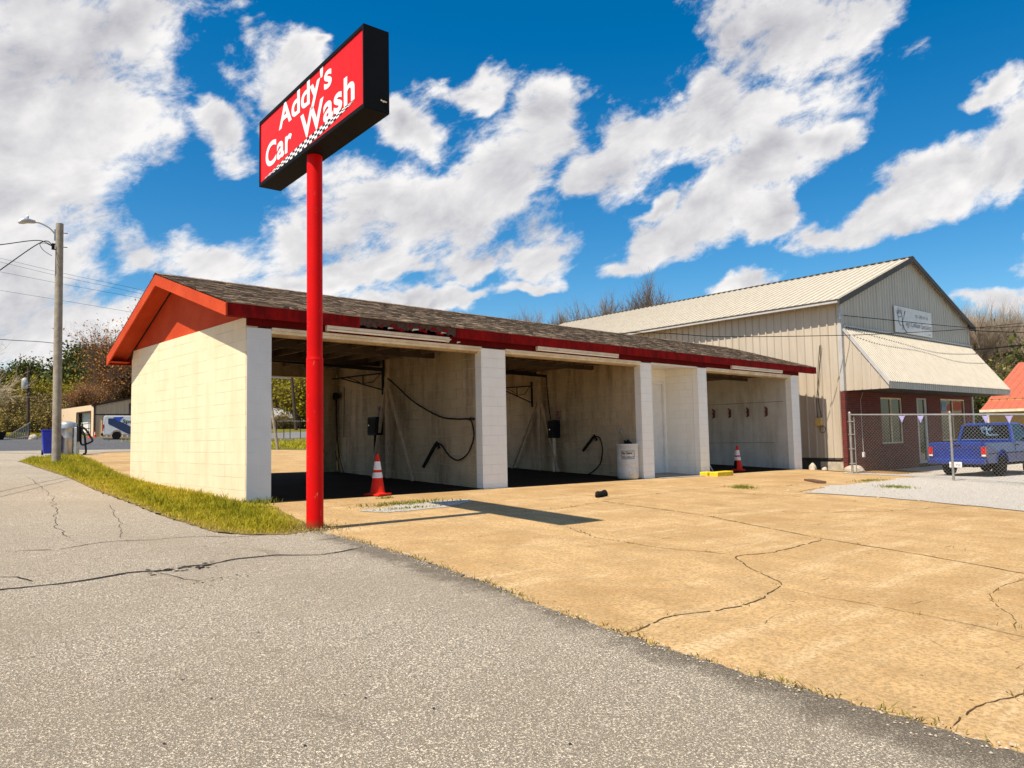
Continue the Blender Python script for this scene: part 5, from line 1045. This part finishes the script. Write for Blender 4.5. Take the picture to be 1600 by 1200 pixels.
for s in (1, -1):
    m = MB()
    for (xa, xb, w_) in ((.12, .45, .1), (1.15, 1.2, .07), (2.1, 2.1, .07), (3.38, 2.56, .06)): m.bar((xa, s * .845, 1.0), (xb, s * .672, 1.555), w_, .04, up=(0, 1, 0))
    m.build('window_pillar', M_SILVER, cr, local=True); m = MB(); m.tube([(.5, s * .6, 1.68), (2.3, s * .6, 1.68)], .018, 6); m.build('roof_rail', M_BLACK, cr, local=True)
    m = MB(); m.box(-.02, .1, s * .78 - .07, s * .78 + .07, .72, .96); m.build('tail_light', M_TAIL, cr, local=True, bevel=.01)
    for x_ in (.85, 3.55): wheel(cr, x_, s * .855, .32, .2, s)

# ------------------------------------------------------------------ orange roofed building
ob = thing('orange_roof_building', 'low yellow building with orange ribbed metal roof at the right edge', 'building', (46, -2, -.5), R_(-4)); 
m = MB(); ribbed(0, 9, 0, 1, lambda u, v, o: (.3 + v * 6, 3.0 - u, 2.62 + v * 2.55 + .5 + o), .4, m, .03, .05); m.f and m.build('roof', M_ORROOF, ob, local=True, fixn=False)
m = MB(); ribbed(0, 9, 0, 1, lambda u, v, o: (-1.2 + v * 1.5, 3.0 - u, 1.95 + v * .62 + .5 + o), .4, m, .03, .05); m.build('porch_roof', M_ORROOF, ob, local=True, fixn=False)
m = MB(); m.box(.3, .5, -6, 3, -.5, 3.1); m.box(.5, 6.3, 2.8, 3, -.5, 3.1); m.prism([(.5, 3.1), (6.3, 3.1), (6.3, 5.6)], lambda u, v, q: (u, q, v), 2.8, 3.0); m.build('wall', M_YWALL, ob, local=True)
m = MB(); m.box(-1.24, -1.18, -6, 3.0, 2.35, 2.50); m.build('porch_fascia', M_CREAMTRIM, ob, local=True)
m = MB(); m.box(.27, .299, -3.2, -2.2, -.1, 2.0); m.build('door', M_ROTWOOD, ob, local=True)
for y_ in (2.6, -1.5, -5.5): m = MB(); m.box(-1.15, -1.03, y_ - .06, y_ + .06, -.3, 2.4); m.build('porch_post', M_CREAMTRIM, ob, local=True)
# ------------------------------------------------------------------ left side: pole, bin, vacuum
x, y = .43, 14.36; z = hz(x, y)
t = thing('lamp_pole', 'weathered grey wooden pole with street lamp standing in the grass strip', 'lamp pole', (x, y, z))
top = (.34, 14.20, 7.80); m = MB(); m.tube([(x, y, z - .2), (x - .02, y - .03, z + 2), (x - .06, y - .1, z + 5), top], [.125, .122, .113, .105], 16); m.build('pole', M_UWOOD, t)
lp = Vector((-.52, 14.24, 7.60)); tp = Vector(top)
m = MB(); m.tube(curve([tp + Vector((-.09, .02, -.38)), tp + Vector((-.25, .02, -.20)), tp + Vector((-.5, .03, -.08)), lp + Vector((.18, 0, .12))], 6), .022, 8); m.bar(tp + Vector((-.11, .02, -.2)), tp + Vector((-.11, .02, -.55)), .03, .05); m.build('lamp_arm', M_GALV, t)
m = MB(); m.tube([lp + Vector((.22, 0, .14)), lp + Vector((.0, 0, .14)), lp + Vector((-.12, 0, .10)), lp + Vector((-.2, 0, .04))], [.05, .085, .09, .04], 12); m.lathe(lp + Vector((.02, 0, .20)), [(.035, 0), (.035, .08), (.02, .1)], 10); hd_ = m.build('lamp_head', M_GALV, t)
m = MB(); m.lathe(lp + Vector((-.07, 0, -.03)), [(.06, -.09), (.11, -.02), (.16, .03), (.19, .06)], 16); m.build('lens', M_PLATE, hd_)
m = MB()
for dz in (-.28, -.72): m.bar(tp + Vector((.06, 0, dz)), tp + Vector((.22, -.02, dz)), .02, .02)
m.tube([tp + Vector((-.16, 0, -.83)), tp + Vector((-.16, 0, -.66))], .045, 8); m.bar(tp + Vector((-.2, 0, -.66)), tp + Vector((-.1, 0, -.66)), .03); m.bar(tp + Vector((-.2, 0, -.83)), tp + Vector((-.1, 0, -.83)), .03)
m.tube(curve([tp + Vector((-.16, 0, -.75)), tp + Vector((-.4, -.1, -.70)), tp + Vector((-.55, -.2, -.78)), tp + Vector((-.45, -.2, -.95)), tp + Vector((-.2, -.05, -1.05))], 6), .009, 5); m.build('insulator', M_BLACK, t)
tp2 = tp + Vector((-.16, 0, -.75))
wire([tp2, (-.41, 13.16, 6.93), (-1.66, 10.97, 6.15), (-3.01, 8.18, 5.25), (-6, 2, 4.4)], .013, 'upper twisted wire from the lamp pole towards the left'); wire([tp2, (-.26, 13.42, 6.97), (-1.64, 11.01, 5.50), (-3.1, 7.02, 3.8), (-5, 2.5, 2.6)], .014, 'lower steep wire from the lamp pole towards the left')
for k, p in enumerate(([(1.93, 42.9, 12.78), (5.43, 36.98, 10.93), (8.31, 31.61, 9.39)], [(1.94, 42.92, 12.55), (5.43, 36.99, 10.71), (8.31, 31.62, 9.18)], [(1.96, 42.96, 11.89), (5.45, 37.02, 10.3), (8.32, 31.64, 8.93)], [(2.0, 43.03, 10.73), (5.48, 37.08, 9.34), (8.35, 31.69, 8.09)])):
    a, b = Vector(p[0]), Vector(p[-1]); wire([a + (a - b) * 1.0, *p, b + (b - a) * 1.5], .008, ('topmost', 'second', 'third', 'lowest')[k] + ' of the four thin faint wires sloping behind the lamp pole', 'thin far wires')
wire([(-15, 44, 8.2), (2.91, 49.32, 8.36), (8.2, 51.19, 8.51), (14.33, 52.33, 7.87), (30, 55, 7.2)], .022, 'dark sagging wire in front of the far trees')
x, y = 2.28, 24.25; z = hz(x, y) + .03; t = thing('recycling_bin', 'blue wheeled recycling bin beside the steel vacuum', 'bin', (x, y, z), -.15)
m = MB(); m.hexa([(-.22, -.26, .06), (.22, -.26, .06), (.22, .22, .06), (-.22, .22, .06), (-.29, -.36, 1.0), (.29, -.36, 1.0), (.29, .34, 1.0), (-.29, .34, 1.0)]); m.build('body', M_BLUEBIN, t, local=True, bevel=.03)
m = MB(); m.box(-.31, .31, -.39, .37, 1.001, 1.05); m.box(-.25, .25, .371, .43, .98, 1.03); m.build('lid', M_BLUEBIN, t, local=True, bevel=.02)
for s in (-1, 1): m = MB(); m.tube([(s * .2, .24, .1), (s * .27, .24, .1)], .1, 16); m.build('wheel', M_RUBBER, t, local=True)
x, y = 2.98, 24.45; z = hz(x, y) + .02; t = thing('vacuum_station', 'brushed steel vacuum drum with black hoses at the tip of the grass strip', 'vacuum', (x, y, z), -.75)
m = MB(); m.lathe((0, 0, 0), [(.30, 0), (.31, .05), (.31, .72), (.318, .74), (.31, .76), (.31, 1.12), (.32, 1.14)], 28); m.build('tank', M_STAIN, t, local=True)
m = MB(); m.lathe((0, 0, 0), [(.335, 1.12), (.335, 1.32), (.30, 1.36), (.12, 1.42), (.02, 1.43)], 28); m.build('dome', M_STAIN, t, local=True)
m = MB(); m.lathe((0, 0, 0), [(.325, .66), (.325, .70)], 28); m.build('band', M_GALV, t, local=True)
m = MB(); m.box(.32, .46, -.12, .12, .0, 1.16); m.build('coin_column', M_GALV, t, local=True, bevel=.02); m = MB(); m.box(.44, .56, -.1, .1, .55, 1.2); m.build('hose_rack', M_RUBBER, t, local=True, bevel=.02)
m = MB(); m.tube(curve([(.5, 0, 1.15), (.7, .05, 1.1), (.95, .05, .75), (1.05, .02, .58), (.9, 0, .48), (.62, 0, .42), (.55, 0, .7), (.6, 0, 1.0), (.75, -.05, .8), (.8, -.05, .4), (.82, -.05, .08), (.72, -.05, .02)], 7), .042, 8); m.build('hose', M_RUBBER, t, local=True)

# ------------------------------------------------------------------ warehouse, van, far things across the road
wx, wy, wz = 13.45, 61.9, hz(13.45, 61.9); WL, WR = wz + 2.85, .215
t = thing('tan_warehouse', 'low tan metal warehouse with open doorway across the road', 'warehouse', (wx, wy, wz))
m = MB(); ribbed(0, 12, wz - .4, lambda u: WL + WR * (u if u < 6 else 12 - u), lambda u, v, o: (wx + u, wy - o, v), .42, m, .03, .06); m.build('front_wall', M_TAN2, t, fixn=False)
m = MB(); m.box(wx, wx + .15, wy + .02, wy + 1.0, wz - .4, WL); m.box(wx, wx + .15, wy + 5.2, wy + 13, wz - .4, WL); m.box(wx, wx + .15, wy + 1.0, wy + 5.2, wz + 2.25, WL); m.build('side_wall', M_TAN, t)
m = MB(); m.box(wx + .5, wx + .56, wy + .9, wy + 5.4, wz - .3, wz + 2.3); m.build('inner_wall', M_WHITE, t)
m = MB(); m.box(wx - .04, wx + .2, wy + .9, wy + 1.0, wz - .3, wz + 2.3); m.box(wx - .04, wx + .2, wy + 5.2, wy + 5.3, wz - .3, wz + 2.3); m.box(wx - .04, wx + .2, wy + 1.001, wy + 5.199, wz + 2.25, wz + 2.35); m.build('door_frame', M_DWOOD, t)
m = MB(); m.box(wx + .1, wx + .2, wy + 1.1, wy + 5.1, wz - .2, wz + .28); m.build('brick_step', M_BRICK, t)
m = MB()
for h in (.75, 1.2): m.tube([(wx - .02, wy + 1.2, wz + h), (wx - .02, wy + 5.0, wz + h)], .035, 6)
for q in (1.4, 3.2, 5.0): m.tube([(wx - .02, wy + q, wz - .2), (wx - .02, wy + q, wz + 1.2)], .03, 6)
m.build('railing', M_BLACK, t)
m = MB(); m.box(wx + .3, wx + .45, wy + 2.2, wy + 2.9, wz + 1.3, wz + 1.75); m.build('wall_fan', M_GALV, t)
m = MB(); m.poly([(wx - .2, wy - .2, WL - .03), (wx + 6, wy - .2, WL + 6 * WR + .03), (wx + 6, wy + 13, WL + 6 * WR + .03), (wx - .2, wy + 13, WL - .03)]); m.poly([(wx + 6, wy - .2, WL + 6 * WR + .03), (wx + 12.2, wy - .2, WL - .03), (wx + 12.2, wy + 13, WL - .03), (wx + 6, wy + 13, WL + 6 * WR + .03)])
m.build('roof', M_DWOOD, t, fixn=False); m = MB(); m.bar((wx - .2, wy - .12, WL - .08), (wx + 6, wy - .12, WL + 6 * WR - .02), .1, .14); m.bar((wx + 6, wy - .12, WL + 6 * WR - .02), (wx + 12.2, wy - .12, WL - .08), .1, .14); m.build('roof_trim', M_ROTWOOD, t)
m = MB(); m.box(wx + 2.75, wx + 3.9, wy - .09, wy - .04, wz + 1.9, wz + 3.0); wn = m.build('window', M_TRIM, t); m = MB(); m.box(wx + 2.85, wx + 3.8, wy - .11, wy - .095, wz + 2.0, wz + 2.9); m.build('pane', M_GLASS, wn)
m = MB(); m.box(wx - .06, wx + .1, wy - .06, wy + .02, wz - .3, WL); m.build('corner_trim', M_DWOOD, t)
t.rotation_euler.z = -.16
for ch in t.children:
    if ch.name.split('.')[0] in ('side_wall', 'inner_wall', 'door_frame', 'brick_step', 'railing', 'wall_fan'): ch.rotation_euler.z = .19
vx, vy = 13.0, 57.4; vz = hz(14, 57)
vn = thing('cargo_van', 'white cargo van with navy and blue side graphics parked by the warehouse', 'van', (vx, vy, vz), R_(-14))
vp = [(.0, .35)] + arch(1.0, .38, .35) + arch(3.7, .38, .35) + [(4.6, .35), (4.72, .6), (4.6, 1.0), (4.1, 1.15), (3.55, 1.85), (3.2, 1.95), (.12, 1.98), (.02, 1.85), (-.02, .8)]
m = MB(); m.prism(vp, lambda u, v, q: (u, q * (1 - .07 * max(0, v - 1)), v), -.9, .9); m.build('body', M_VANWHITE, vn, local=True, bevel=.05)
m = MB(); sd_ = lambda u, v: (u, -.9 * (1 - .07 * max(0, v - 1)) - .008, v)
m.poly([sd_(.35, 1.75), sd_(.35, 1.30), sd_(1.5, .62), sd_(1.9, .42), sd_(3.2, .42), sd_(2.6, .75), sd_(1.3, 1.45), sd_(.8, 1.75)]); m.build('navy_swoosh', M_VANNAVY, vn, local=True, fixn=False)
m = MB(); f2 = lambda u, v: (u, -.9 * (1 - .07 * max(0, v - 1)) - .011, v); m.poly([f2(.70, 1.85), f2(1.50, 1.88), f2(1.12, 1.45)]); m.build('blue_swoosh', M_VANBLUE, vn, local=True, fixn=False)
m = MB(); put_text(m, 'Specia', f2, 1.42, 2.7, 1.35, 1.66, .02); m.build('lettering', M_INK, vn, local=True, fixn=False)
for s in (1, -1):
    m = MB(); m.box(-.05, .06, s * .82 - .07, s * .82 + .07, .75, 1.25); m.build('tail_light', M_TAIL, vn, local=True)
    for x_ in (1.0, 3.7): wheel(vn, x_, s * .885, .33, .2, s)
m = MB(); m.box(-.045, -.01, -.75, -.05, 1.2, 1.75); m.box(-.045, -.01, .05, .75, 1.2, 1.75); m.build('rear_window', M_CARGLASS, vn, local=True)
m = MB(); m.box(-.15, .0, -.88, .88, .32, .52); m.build('rear_bumper', M_BLACK, vn, local=True)
m = MB()
for x_ in (.4, 1.6, 2.8): m.bar((x_, -.8, 2.06), (x_, .8, 2.06), .05, .05)
for y_ in (-.78, .78): m.bar((-.6, y_, 2.1), (3.1, y_, 2.1), .05, .05)
m.build('roof_rack', M_BLACK, vn, local=True)
m = MB(); m.poly([f2(3.35, 1.15), f2(4.05, 1.15), f2(3.6, 1.75), f2(3.35, 1.78)]); m.build('side_window', M_CARGLASS, vn, local=True, fixn=False)
cone((12.3, 58.6, hz(12.3, 58.6) + .01), .58, 'small far orange cone standing on the road before the warehouse', 'far cones'); cone((13.2, 60.6, hz(13.2, 60.6) + .01), .52, 'small far orange cone between the warehouse corner and the van', 'far cones')
x, y = 8.35, 61.2; z = hz(x, y); t = thing('transformer_pole', 'dark far utility pole carrying a grey transformer', 'utility pole', (x, y, z))
m = MB(); m.tube([(x, y, z - .2), (x - .12, y, z + 5.9)], [.13, .10], 10); m.build('pole', M_DWOOD, t); m = MB(); m.lathe((x - .38, y - .1, z + 4.0), [(.2, 0), (.23, .05), (.23, .75), (.18, .85), (.05, .95)], 14); m.build('transformer', M_GTRIM, t)
m = MB(); m.tube([(x - .38, y - .1, z + 4.9), (x - .38, y - .1, z + 5.15)], .05, 8); m.bar((x - .1, y, z + 3.7), (x - .38, y - .1, z + 3.7), .06); m.build('bracket', M_BLACK, t)
x, y = 6.4, 57.6; z = hz(x, y); t = thing('wooden_ramp', 'grey wooden slatted ramp rail at the far left road edge', 'ramp', (x, y, z)); m = MB()
for k in range(9): m.box(x + k * .14, x + k * .14 + .1, y - .03 - k * .06, y + .03 - k * .06, z - .1, z + .25 + k * .115)
m.build('slats', M_UWOOD, t); m = MB(); m.bar((x - .1, y - .06, z + .25), (x + 1.3, y - .62, z + 1.3), .09, .07); m.bar((x - .1, y - .06, z + .0), (x + 1.3, y - .62, z + .2), .07, .06); m.build('rail', M_UWOOD, t)
rock(7.9, 57.0, .35, .3, .45, 'pale far stone beside the wooden ramp', 5); m = MB(); x, y = 5.3, 56.5; z = hz(x, y); m.hexa([(x - .5, y - .4, z), (x + .5, y - .4, z), (x + .5, y + .4, z), (x - .5, y + .4, z), (x - .7, y - .5, z + .6), (x + .7, y - .5, z + .6), (x + .7, y + .5, z + .6), (x - .7, y + .5, z + .6)]); tag(m.build('black_skip', M_BLACK, bevel=.03), 'low black container at the far left road edge', 'container')
# things seen through the first bay
x, y = 43.4, 88.5; z = hz(x, y) ; t = thing('white_house', 'white house with grey roof and porch, seen through the first bay', 'house', (x, y, z), R_(-35))
m = MB(); m.box(0, 6, 0, 5, -.4, 1.35); m.prism([(0, 1.35), (5, 1.35), (2.5, 2.9)], lambda u, v, q: (q, u, v), 3.0, 6.0); m.build('wall', M_WHITE, t, local=True)
m = MB(); m.hexa([(-1.5, -.4, 1.30), (6.2, -.4, 1.30), (6.2, 2.5, 2.92), (-1.5, 2.5, 2.92), (-1.5, -.4, 1.4), (6.2, -.4, 1.4), (6.2, 2.5, 3.02), (-1.5, 2.5, 3.02)]); m.hexa([(-1.5, 2.51, 2.92), (6.2, 2.51, 2.92), (6.2, 5.4, 1.30), (-1.5, 5.4, 1.30), (-1.5, 2.51, 3.02), (6.2, 2.51, 3.02), (6.2, 5.4, 1.4), (-1.5, 5.4, 1.4)]); m.build('roof', M_GTRIM, t, local=True)
for a in (-1.2, .6, 2.4): m = MB(); m.box(a, a + .15, -.35, -.2, -.4, 1.3); m.build('porch_post', M_WHITE, t, local=True)
for a in (.9, 3.6): m = MB(); m.box(a, a + .8, -.05, -.01, .2, 1.1); m.build('window', M_GLASS, t, local=True)
x, y = 14.5, 28.5; z = hz(x, y); m = MB(); m.tube([(x, y, z - .1), (x - .28, y + .1, z + 2.0), (x - .50, y + .2, z + 4.2)], [.09, .08, .07], 10); tag(m.build('leaning_post', M_UWOOD), 'leaning grey post at the concrete edge, seen through the first bay', 'post')
x, y = 40.4, 76.4; z = hz(x, y); t = thing('street_pole', 'dark street pole with small lamp, seen through the first bay', 'utility pole', (x, y, z)); m = MB(); m.tube([(x, y, z), (x - .7, y, z + 7.5)], [.22, .17], 10); m.build('pole', M_DWOOD, t); m = MB(); m.bar((x - .7, y, z + 6.6), (x - 2.9, y + .5, z + 6.7), .12); m.bar((x - 2.9, y + .5, z + 6.7), (x - 3.9, y + .7, z + 6.7), .28, .16); m.build('lamp_arm', M_GALV, t)
t = thing('far_fence', 'low chain link fence by the far road, seen through the first bay', 'fence', (29.0, 56.2, hz(29, 56.2))); pts_ = [(27.6, 55.6), (28.5, 55.9), (29.3, 56.2), (30.3, 56.0), (31.6, 55.5)]
for x, y in pts_: m = MB(); z = hz(x, y); m.tube([(x, y, z), (x, y, z + 1.75)], .04, 6); m.build('post', M_BLACK, t)
m = MB()
for (a, b), (c, d_) in zip(pts_, pts_[1:]): m.tube([(a, b, hz(a, b) + 1.72), (c, d_, hz(c, d_) + 1.72)], .03, 5)
m.build('top_rail', M_GALV, t)

# ------------------------------------------------------------------ trees
def tube_np(mb, p, q, r0, r1, n=4):
    p, q = Vector(p), Vector(q); d_ = (q - p); 
    if d_.length < 1e-6: return
    d_.normalize(); ref = Vector((1, 0, 0)) if abs(d_.x) < .8 else Vector((0, 1, 0)); a = d_.cross(ref).normalized(); b = d_.cross(a); s = len(mb.v)
    for c, r in ((p, r0), (q, r1)):
        for j in range(n): t_ = 6.2832 * j / n; mb.v.append(tuple(c + (a * math.cos(t_) + b * math.sin(t_)) * r))
    for j in range(n): mb.face((s + j, s + (j + 1) % n, s + n + (j + 1) % n, s + n + j))
def grow(mbs, p, d_, L, r, lev, maxlev, rd, tips, up=.12, spread=.62, kids=(2, 4), taper=.62, kl=None):
    seg = 4 if lev < 2 else 3; q = Vector(p); dd = Vector(d_); joints = []
    for k in range(seg):
        dd = (dd + Vector((rd.gauss(0, .13), rd.gauss(0, .13), rd.gauss(0, .09) + up * .3))).normalized(); e = q + dd * L / seg; ra = r * (1 - (1 - taper) * k / seg); rb = r * (1 - (1 - taper) * (k + 1) / seg)
        tube_np(mbs[0 if lev < 2 else 1], q, e, ra, rb, 7 if lev == 0 else (5 if lev < 2 else 3)); joints.append((Vector(e), Vector(dd), rb)); q = e
    if lev >= maxlev - 1: tips += [j[0] for j in joints]
    if lev >= maxlev: return
    for ji, (jp, jd, jr) in enumerate(joints):
        if lev == 0 and (ji == 0 or (kl and ji < 2)): continue
        for c in range(rd.randint(*kids) if (ji == seg - 1 or lev > 0) else rd.randint(1, 3)):
            a = rd.uniform(0, 6.283); ax = jd.orthogonal().normalized(); ax = Matrix.Rotation(a, 3, jd) @ ax; ang = rd.gauss(spread, .18); nd = (Matrix.Rotation(ang, 3, ax) @ jd); nd.z += up; nd.normalize()
            grow(mbs, jp, nd, (kl if kl and lev == 0 else L) * rd.uniform(.55, .82), jr * rd.uniform(.5, .75), lev + 1, maxlev, rd, tips, up, spread, kids, taper)
def make_tree(name, seed, H, trunk_h, mats, label, group, leaf=None, nleaf=0, lsize=.3, maxlev=4, spread=.6, kids=(2, 3), r0=.16, up=.12, stems=1, clump=.5, kl=None):
    rd = random.Random(seed); mbs = [MB(), MB()]; tips = []; t = thing(name, label, 'tree', (0, 0, 0), 0, group)
    for s in range(stems):
        dd = Vector((rd.gauss(0, .25), rd.gauss(0, .25), 1)).normalized() if stems > 1 else Vector((rd.gauss(0, .05), rd.gauss(0, .05), 1)); grow(mbs, (rd.gauss(0, .4) if stems > 1 else 0, rd.gauss(0, .4) if stems > 1 else 0, -.3), dd, trunk_h * rd.uniform(.85, 1.1), r0, 0, maxlev, rd, tips, up, spread, kids, .62, kl)
    zm = max(p.z for p in tips); k = H / zm
    for m_ in mbs: m_.v = [(a * k, b * k, c * k) for a, b, c in m_.v]
    mbs[0].build('trunk', mats[0], t, local=True, fixn=False); cr_ = mbs[1].build('crown', mats[1], t, local=True, fixn=False)
    if leaf:
        v, f, rn = [], [], []
        for _ in range(nleaf):
            c = rd.choice(tips) * k; p = c + Vector((rd.gauss(0, clump), rd.gauss(0, clump), rd.gauss(0, clump * .8))); a = Vector((rd.gauss(0, 1), rd.gauss(0, 1), rd.gauss(0, 1))).normalized(); b = a.orthogonal().normalized(); s = lsize * rd.uniform(.5, 1.4); i = len(v)
            b = Matrix.Rotation(rd.uniform(0, 6.28), 3, a) @ b; cc = a.cross(b)
            v += [tuple(p + b * s), tuple(p + cc * s * .5), tuple(p - b * s * .8), tuple(p - cc * s * .5)]; f.append((i, i + 1, i + 2, i + 3))
            cl = .5 + .3 * math.sin(c.x * 1.3 + seed) * math.cos(c.y * 1.1 + c.z * .9); rn.append(min(1, max(.001, rd.gauss(cl, .2))))
        m_ = MB(); m_.v, m_.f, m_.rnd, m_.mi, m_.sm = v, f, rn, [0] * len(f), [False] * len(f); m_.build('foliage', leaf, cr_, local=True, fixn=False)
    return t
def plant(proto, spots, base_h, labels):
    for i, (x, y, h, rz) in enumerate(spots):
        o = proto if i == 0 else dup(proto, (0, 0, 0)); o.location = (x, y, hz(x, y) - .05); o.rotation_euler.z = rz; s = h / base_h; o.scale = (s, s, s); o['label'] = labels[i] if isinstance(labels, (list, tuple)) else labels
GB = 'bare trees behind the metal roof'
bare_a = make_tree('bare_tree', 41, 14, 9.5, (M_BARKD, M_TWIGD), '', GB, maxlev=4, kids=(2, 4), r0=.27, spread=.52, up=.15, kl=3.8)
bare_b = make_tree('bare_tree', 57, 14, 9.5, (M_BARKD, M_TWIGD), '', GB, maxlev=4, kids=(2, 3), r0=.17, spread=.40, up=.2, stems=2, kl=3.2)
plant(bare_a, [(49.0, 28.3, 15.0, .3), (48.5, 31.5, 15.0, 2.1), (55.1, 30.8, 15.0, 4.0)], 14, ['large round bare tree right above the pale metal roof, tallest of the row', 'large spreading bare tree, second from the right of the row behind the metal roof', 'bare tree at the right end of the row behind the metal roof'])
plant(bare_b, [(48.7, 34.1, 13.6, 1.0), (50.5, 37.9, 14.6, 3.1), (47.7, 37.8, 13.9, 5.0), (48.8, 40.9, 13.2, .2), (54, 43, 13.4, 2.5)], 14, ['slender bare tree just left of the two round ones', 'bare tree in the middle of the row, above the end of the shingle roof', 'thin bare tree left of the middle of the row behind the roof', 'short bare tree near the left end of the row behind the roof', 'faint bare tree at the left end of the row behind the roof'])
GR = 'trees beyond the workshop'
pale = make_tree('bare_tree', 73, 12, 3.2, (M_BARK, M_TWIG), '', GR, maxlev=4, kids=(2, 4), r0=.17, spread=.34, up=.26, stems=3)
plant(pale, [(73.7, 10.3, 13.7, 0), (65.5, 7.1, 11.9, 1.3), (70.9, 7.5, 12.7, 2.2), (64.7, 5.0, 11.4, 3.5), (70.4, 5.2, 11.6, 4.4), (66.8, 3.1, 10.9, 5.2), (65.5, 1.0, 10.4, .8)], 12, 'pale bare upright tree in the thicket beyond the grey gable')
bru = make_tree('thicket_tree', 88, 9, 2.2, (M_BARKD, M_TWIG), '', GR, leaf=M_BRUSH, nleaf=9000, lsize=.16, maxlev=4, kids=(2, 4), r0=.10, spread=.55, up=.12, stems=4, clump=.55)
plant(bru, [(63.4, 6.3, 8.0, 0), (69.0, 6.5, 9.0, 1.1), (65.5, 4.3, 8.0, 2.3), (69.2, 3.6, 8.8, 3.7), (64.0, .8, 7.8, 5.1), (62.4, 4.9, 6.2, 4.1)], 9, 'brown budding brush tree in the thicket beyond the orange roof')
ev = make_tree('evergreen_tree', 91, 10, 3.6, (M_BARKD, M_BARKD), 'green evergreen tree at the right edge above the orange roof', GR, leaf=M_PINE, nleaf=14000, lsize=.22, maxlev=4, kids=(3, 4), r0=.16, spread=.9, up=.02, clump=.5)
plant(ev, [(63.2, 1.6, 10.0, 0), (60.0, 3.4, 6.4, 2.0)], 10, ['tall green evergreen tree at the right edge above the orange roof', 'short dark evergreen tree right above the orange roof'])
GLF = 'trees across the road'
pine = make_tree('pine_tree', 15, 11, 5.0, (M_BARKD, M_BARKD), '', GLF, leaf=M_PINE, nleaf=30000, lsize=.24, maxlev=4, kids=(3, 4), r0=.2, spread=.85, up=.05, clump=.55)
plant(pine, [(18.4, 92, 10.9, 0), (15.6, 98, 9.0, 2.0), (12.8, 104, 7.8, 4.0)], 11, ['tall dark pine crown just right of the lamp pole, left of the copper tree', 'dark pine behind the lamp pole, second tallest', 'lowest dark pine left of the lamp pole'])
bud = make_tree('budding_tree', 23, 12.5, 3.2, (M_BARKD, M_TWIGD), '', GLF, leaf=M_BUD, nleaf=26000, lsize=.12, maxlev=4, kids=(2, 4), r0=.2, spread=.50, up=.12, clump=.42, stems=3)
plant(bud, [(21.4, 82.6, 15.6, .4), (25.3, 85.7, 13.6, 2.2), (29, 89, 14, 3.9), (45.0, 92.5, 13.6, 1.4), (49.6, 102.4, 13.2, 5.2), (18.6, 80, 7.0, 3.0)], 12.5, ['broad copper budding tree over the tan warehouse', 'copper budding tree meeting the red gable of the car wash', 'copper budding tree hidden behind the car wash gable', 'copper tree behind the white house, seen through the first bay', 'far copper tree on the left of the first bay view', 'low copper budding tree between pine and lamp pole'])
yg = make_tree('spring_tree', 37, 8, 2.2, (M_BARKD, M_BARKD), '', GLF, leaf=M_YG, nleaf=24000, lsize=.135, maxlev=4, kids=(2, 4), r0=.12, spread=.66, up=.08, stems=3, clump=.55)
plant(yg, [(14.4, 87.1, 7.0, 0), (17.0, 86.0, 7.0, 1.7), (11.5, 92, 5.8, 3.1), (46.3, 84.0, 13, 4.2), (52.7, 92.5, 13, 5.5)], 8, ['yellow green tree left of the lamp pole', 'bright yellow green tree right behind the lamp pole', 'low yellow green tree at the far left', 'tall yellow green tree seen through the first bay beside the red pole', 'far yellow green tree seen through the first bay'])
bl = make_tree('bare_tree', 62, 11, 3.2, (M_BARK, M_TWIG), '', GLF, maxlev=4, kids=(1, 3), r0=.2, spread=.55, up=.06)
plant(bl, [(3.4, 61.5, 10.4, 1.0), (10.2, 85, 6.0, 3.0)], 11, ['bare spreading tree cut by the left edge of the photo', 'small bare tree behind the far transformer pole'])
bush = make_tree('bush', 77, 2.4, .6, (M_BARKD, M_BARKD), '', 'bushes across the road', leaf=M_BRUSH, nleaf=7000, lsize=.08, maxlev=3, kids=(3, 4), r0=.05, spread=.8, up=.1, stems=6, clump=.3)
bush['category'] = 'bush'
spots_ = [(9.5, 71.4, 2.6, 0), (8.7, 77, 3.4, 1), (11.0, 74, 3.6, 2), (12.2, 78, 4.0, 3), (7.0, 75, 3.0, 4), (13, 82, 4.4, 5), (43.8, 84.5, 2.3, 1), (46.0, 84.6, 2.0, 2), (42.0, 84.9, 2.3, 3)]
plant(bush, spots_, 2.4, ['leftmost low brown bush behind the wooden ramp', 'brown bush at the left edge behind the bare tree', 'brown bush right of the transformer pole', 'tall brown bush under the yellow green trees', 'brown bush behind the black container', 'tallest brown bush beside the warehouse', 'hedge bush before the white house, middle one', 'hedge bush before the white house, right one', 'hedge bush before the white house, left one'])
wood = MB(); rw_ = random.Random(8); v, f, rn = [], [], []
for k in range(26000):
    x = rw_.uniform(-30, 75); y = 118 + rw_.uniform(0, 10) - max(0, x - 30) * .35; hgt = 6.5 + 2 * math.sin(x * .31) + 1.2 * math.sin(x * .83 + 1); p = Vector((x, y, hz(x, y) + rw_.random() ** .8 * hgt)); a = Vector((rw_.gauss(0, 1), rw_.gauss(0, 1), rw_.gauss(0, 1))).normalized(); b = a.orthogonal().normalized(); c = a.cross(b); s = rw_.uniform(.15, .42); i = len(v)
    v += [tuple(p + b * s), tuple(p + c * s * .6), tuple(p - b * s), tuple(p - c * s * .6)]; f.append((i, i + 1, i + 2, i + 3)); rn.append(min(1, max(.001, .5 + .3 * math.sin(x * .7) + rw_.gauss(0, .18))))
wood.v, wood.f, wood.rnd, wood.mi, wood.sm = v, f, rn, [0] * len(f), [False] * len(f)
tag(wood.build('far_wood', M_BRUSH, fixn=False, kind='stuff'), 'brown far wood closing the view beyond the road', 'wood')
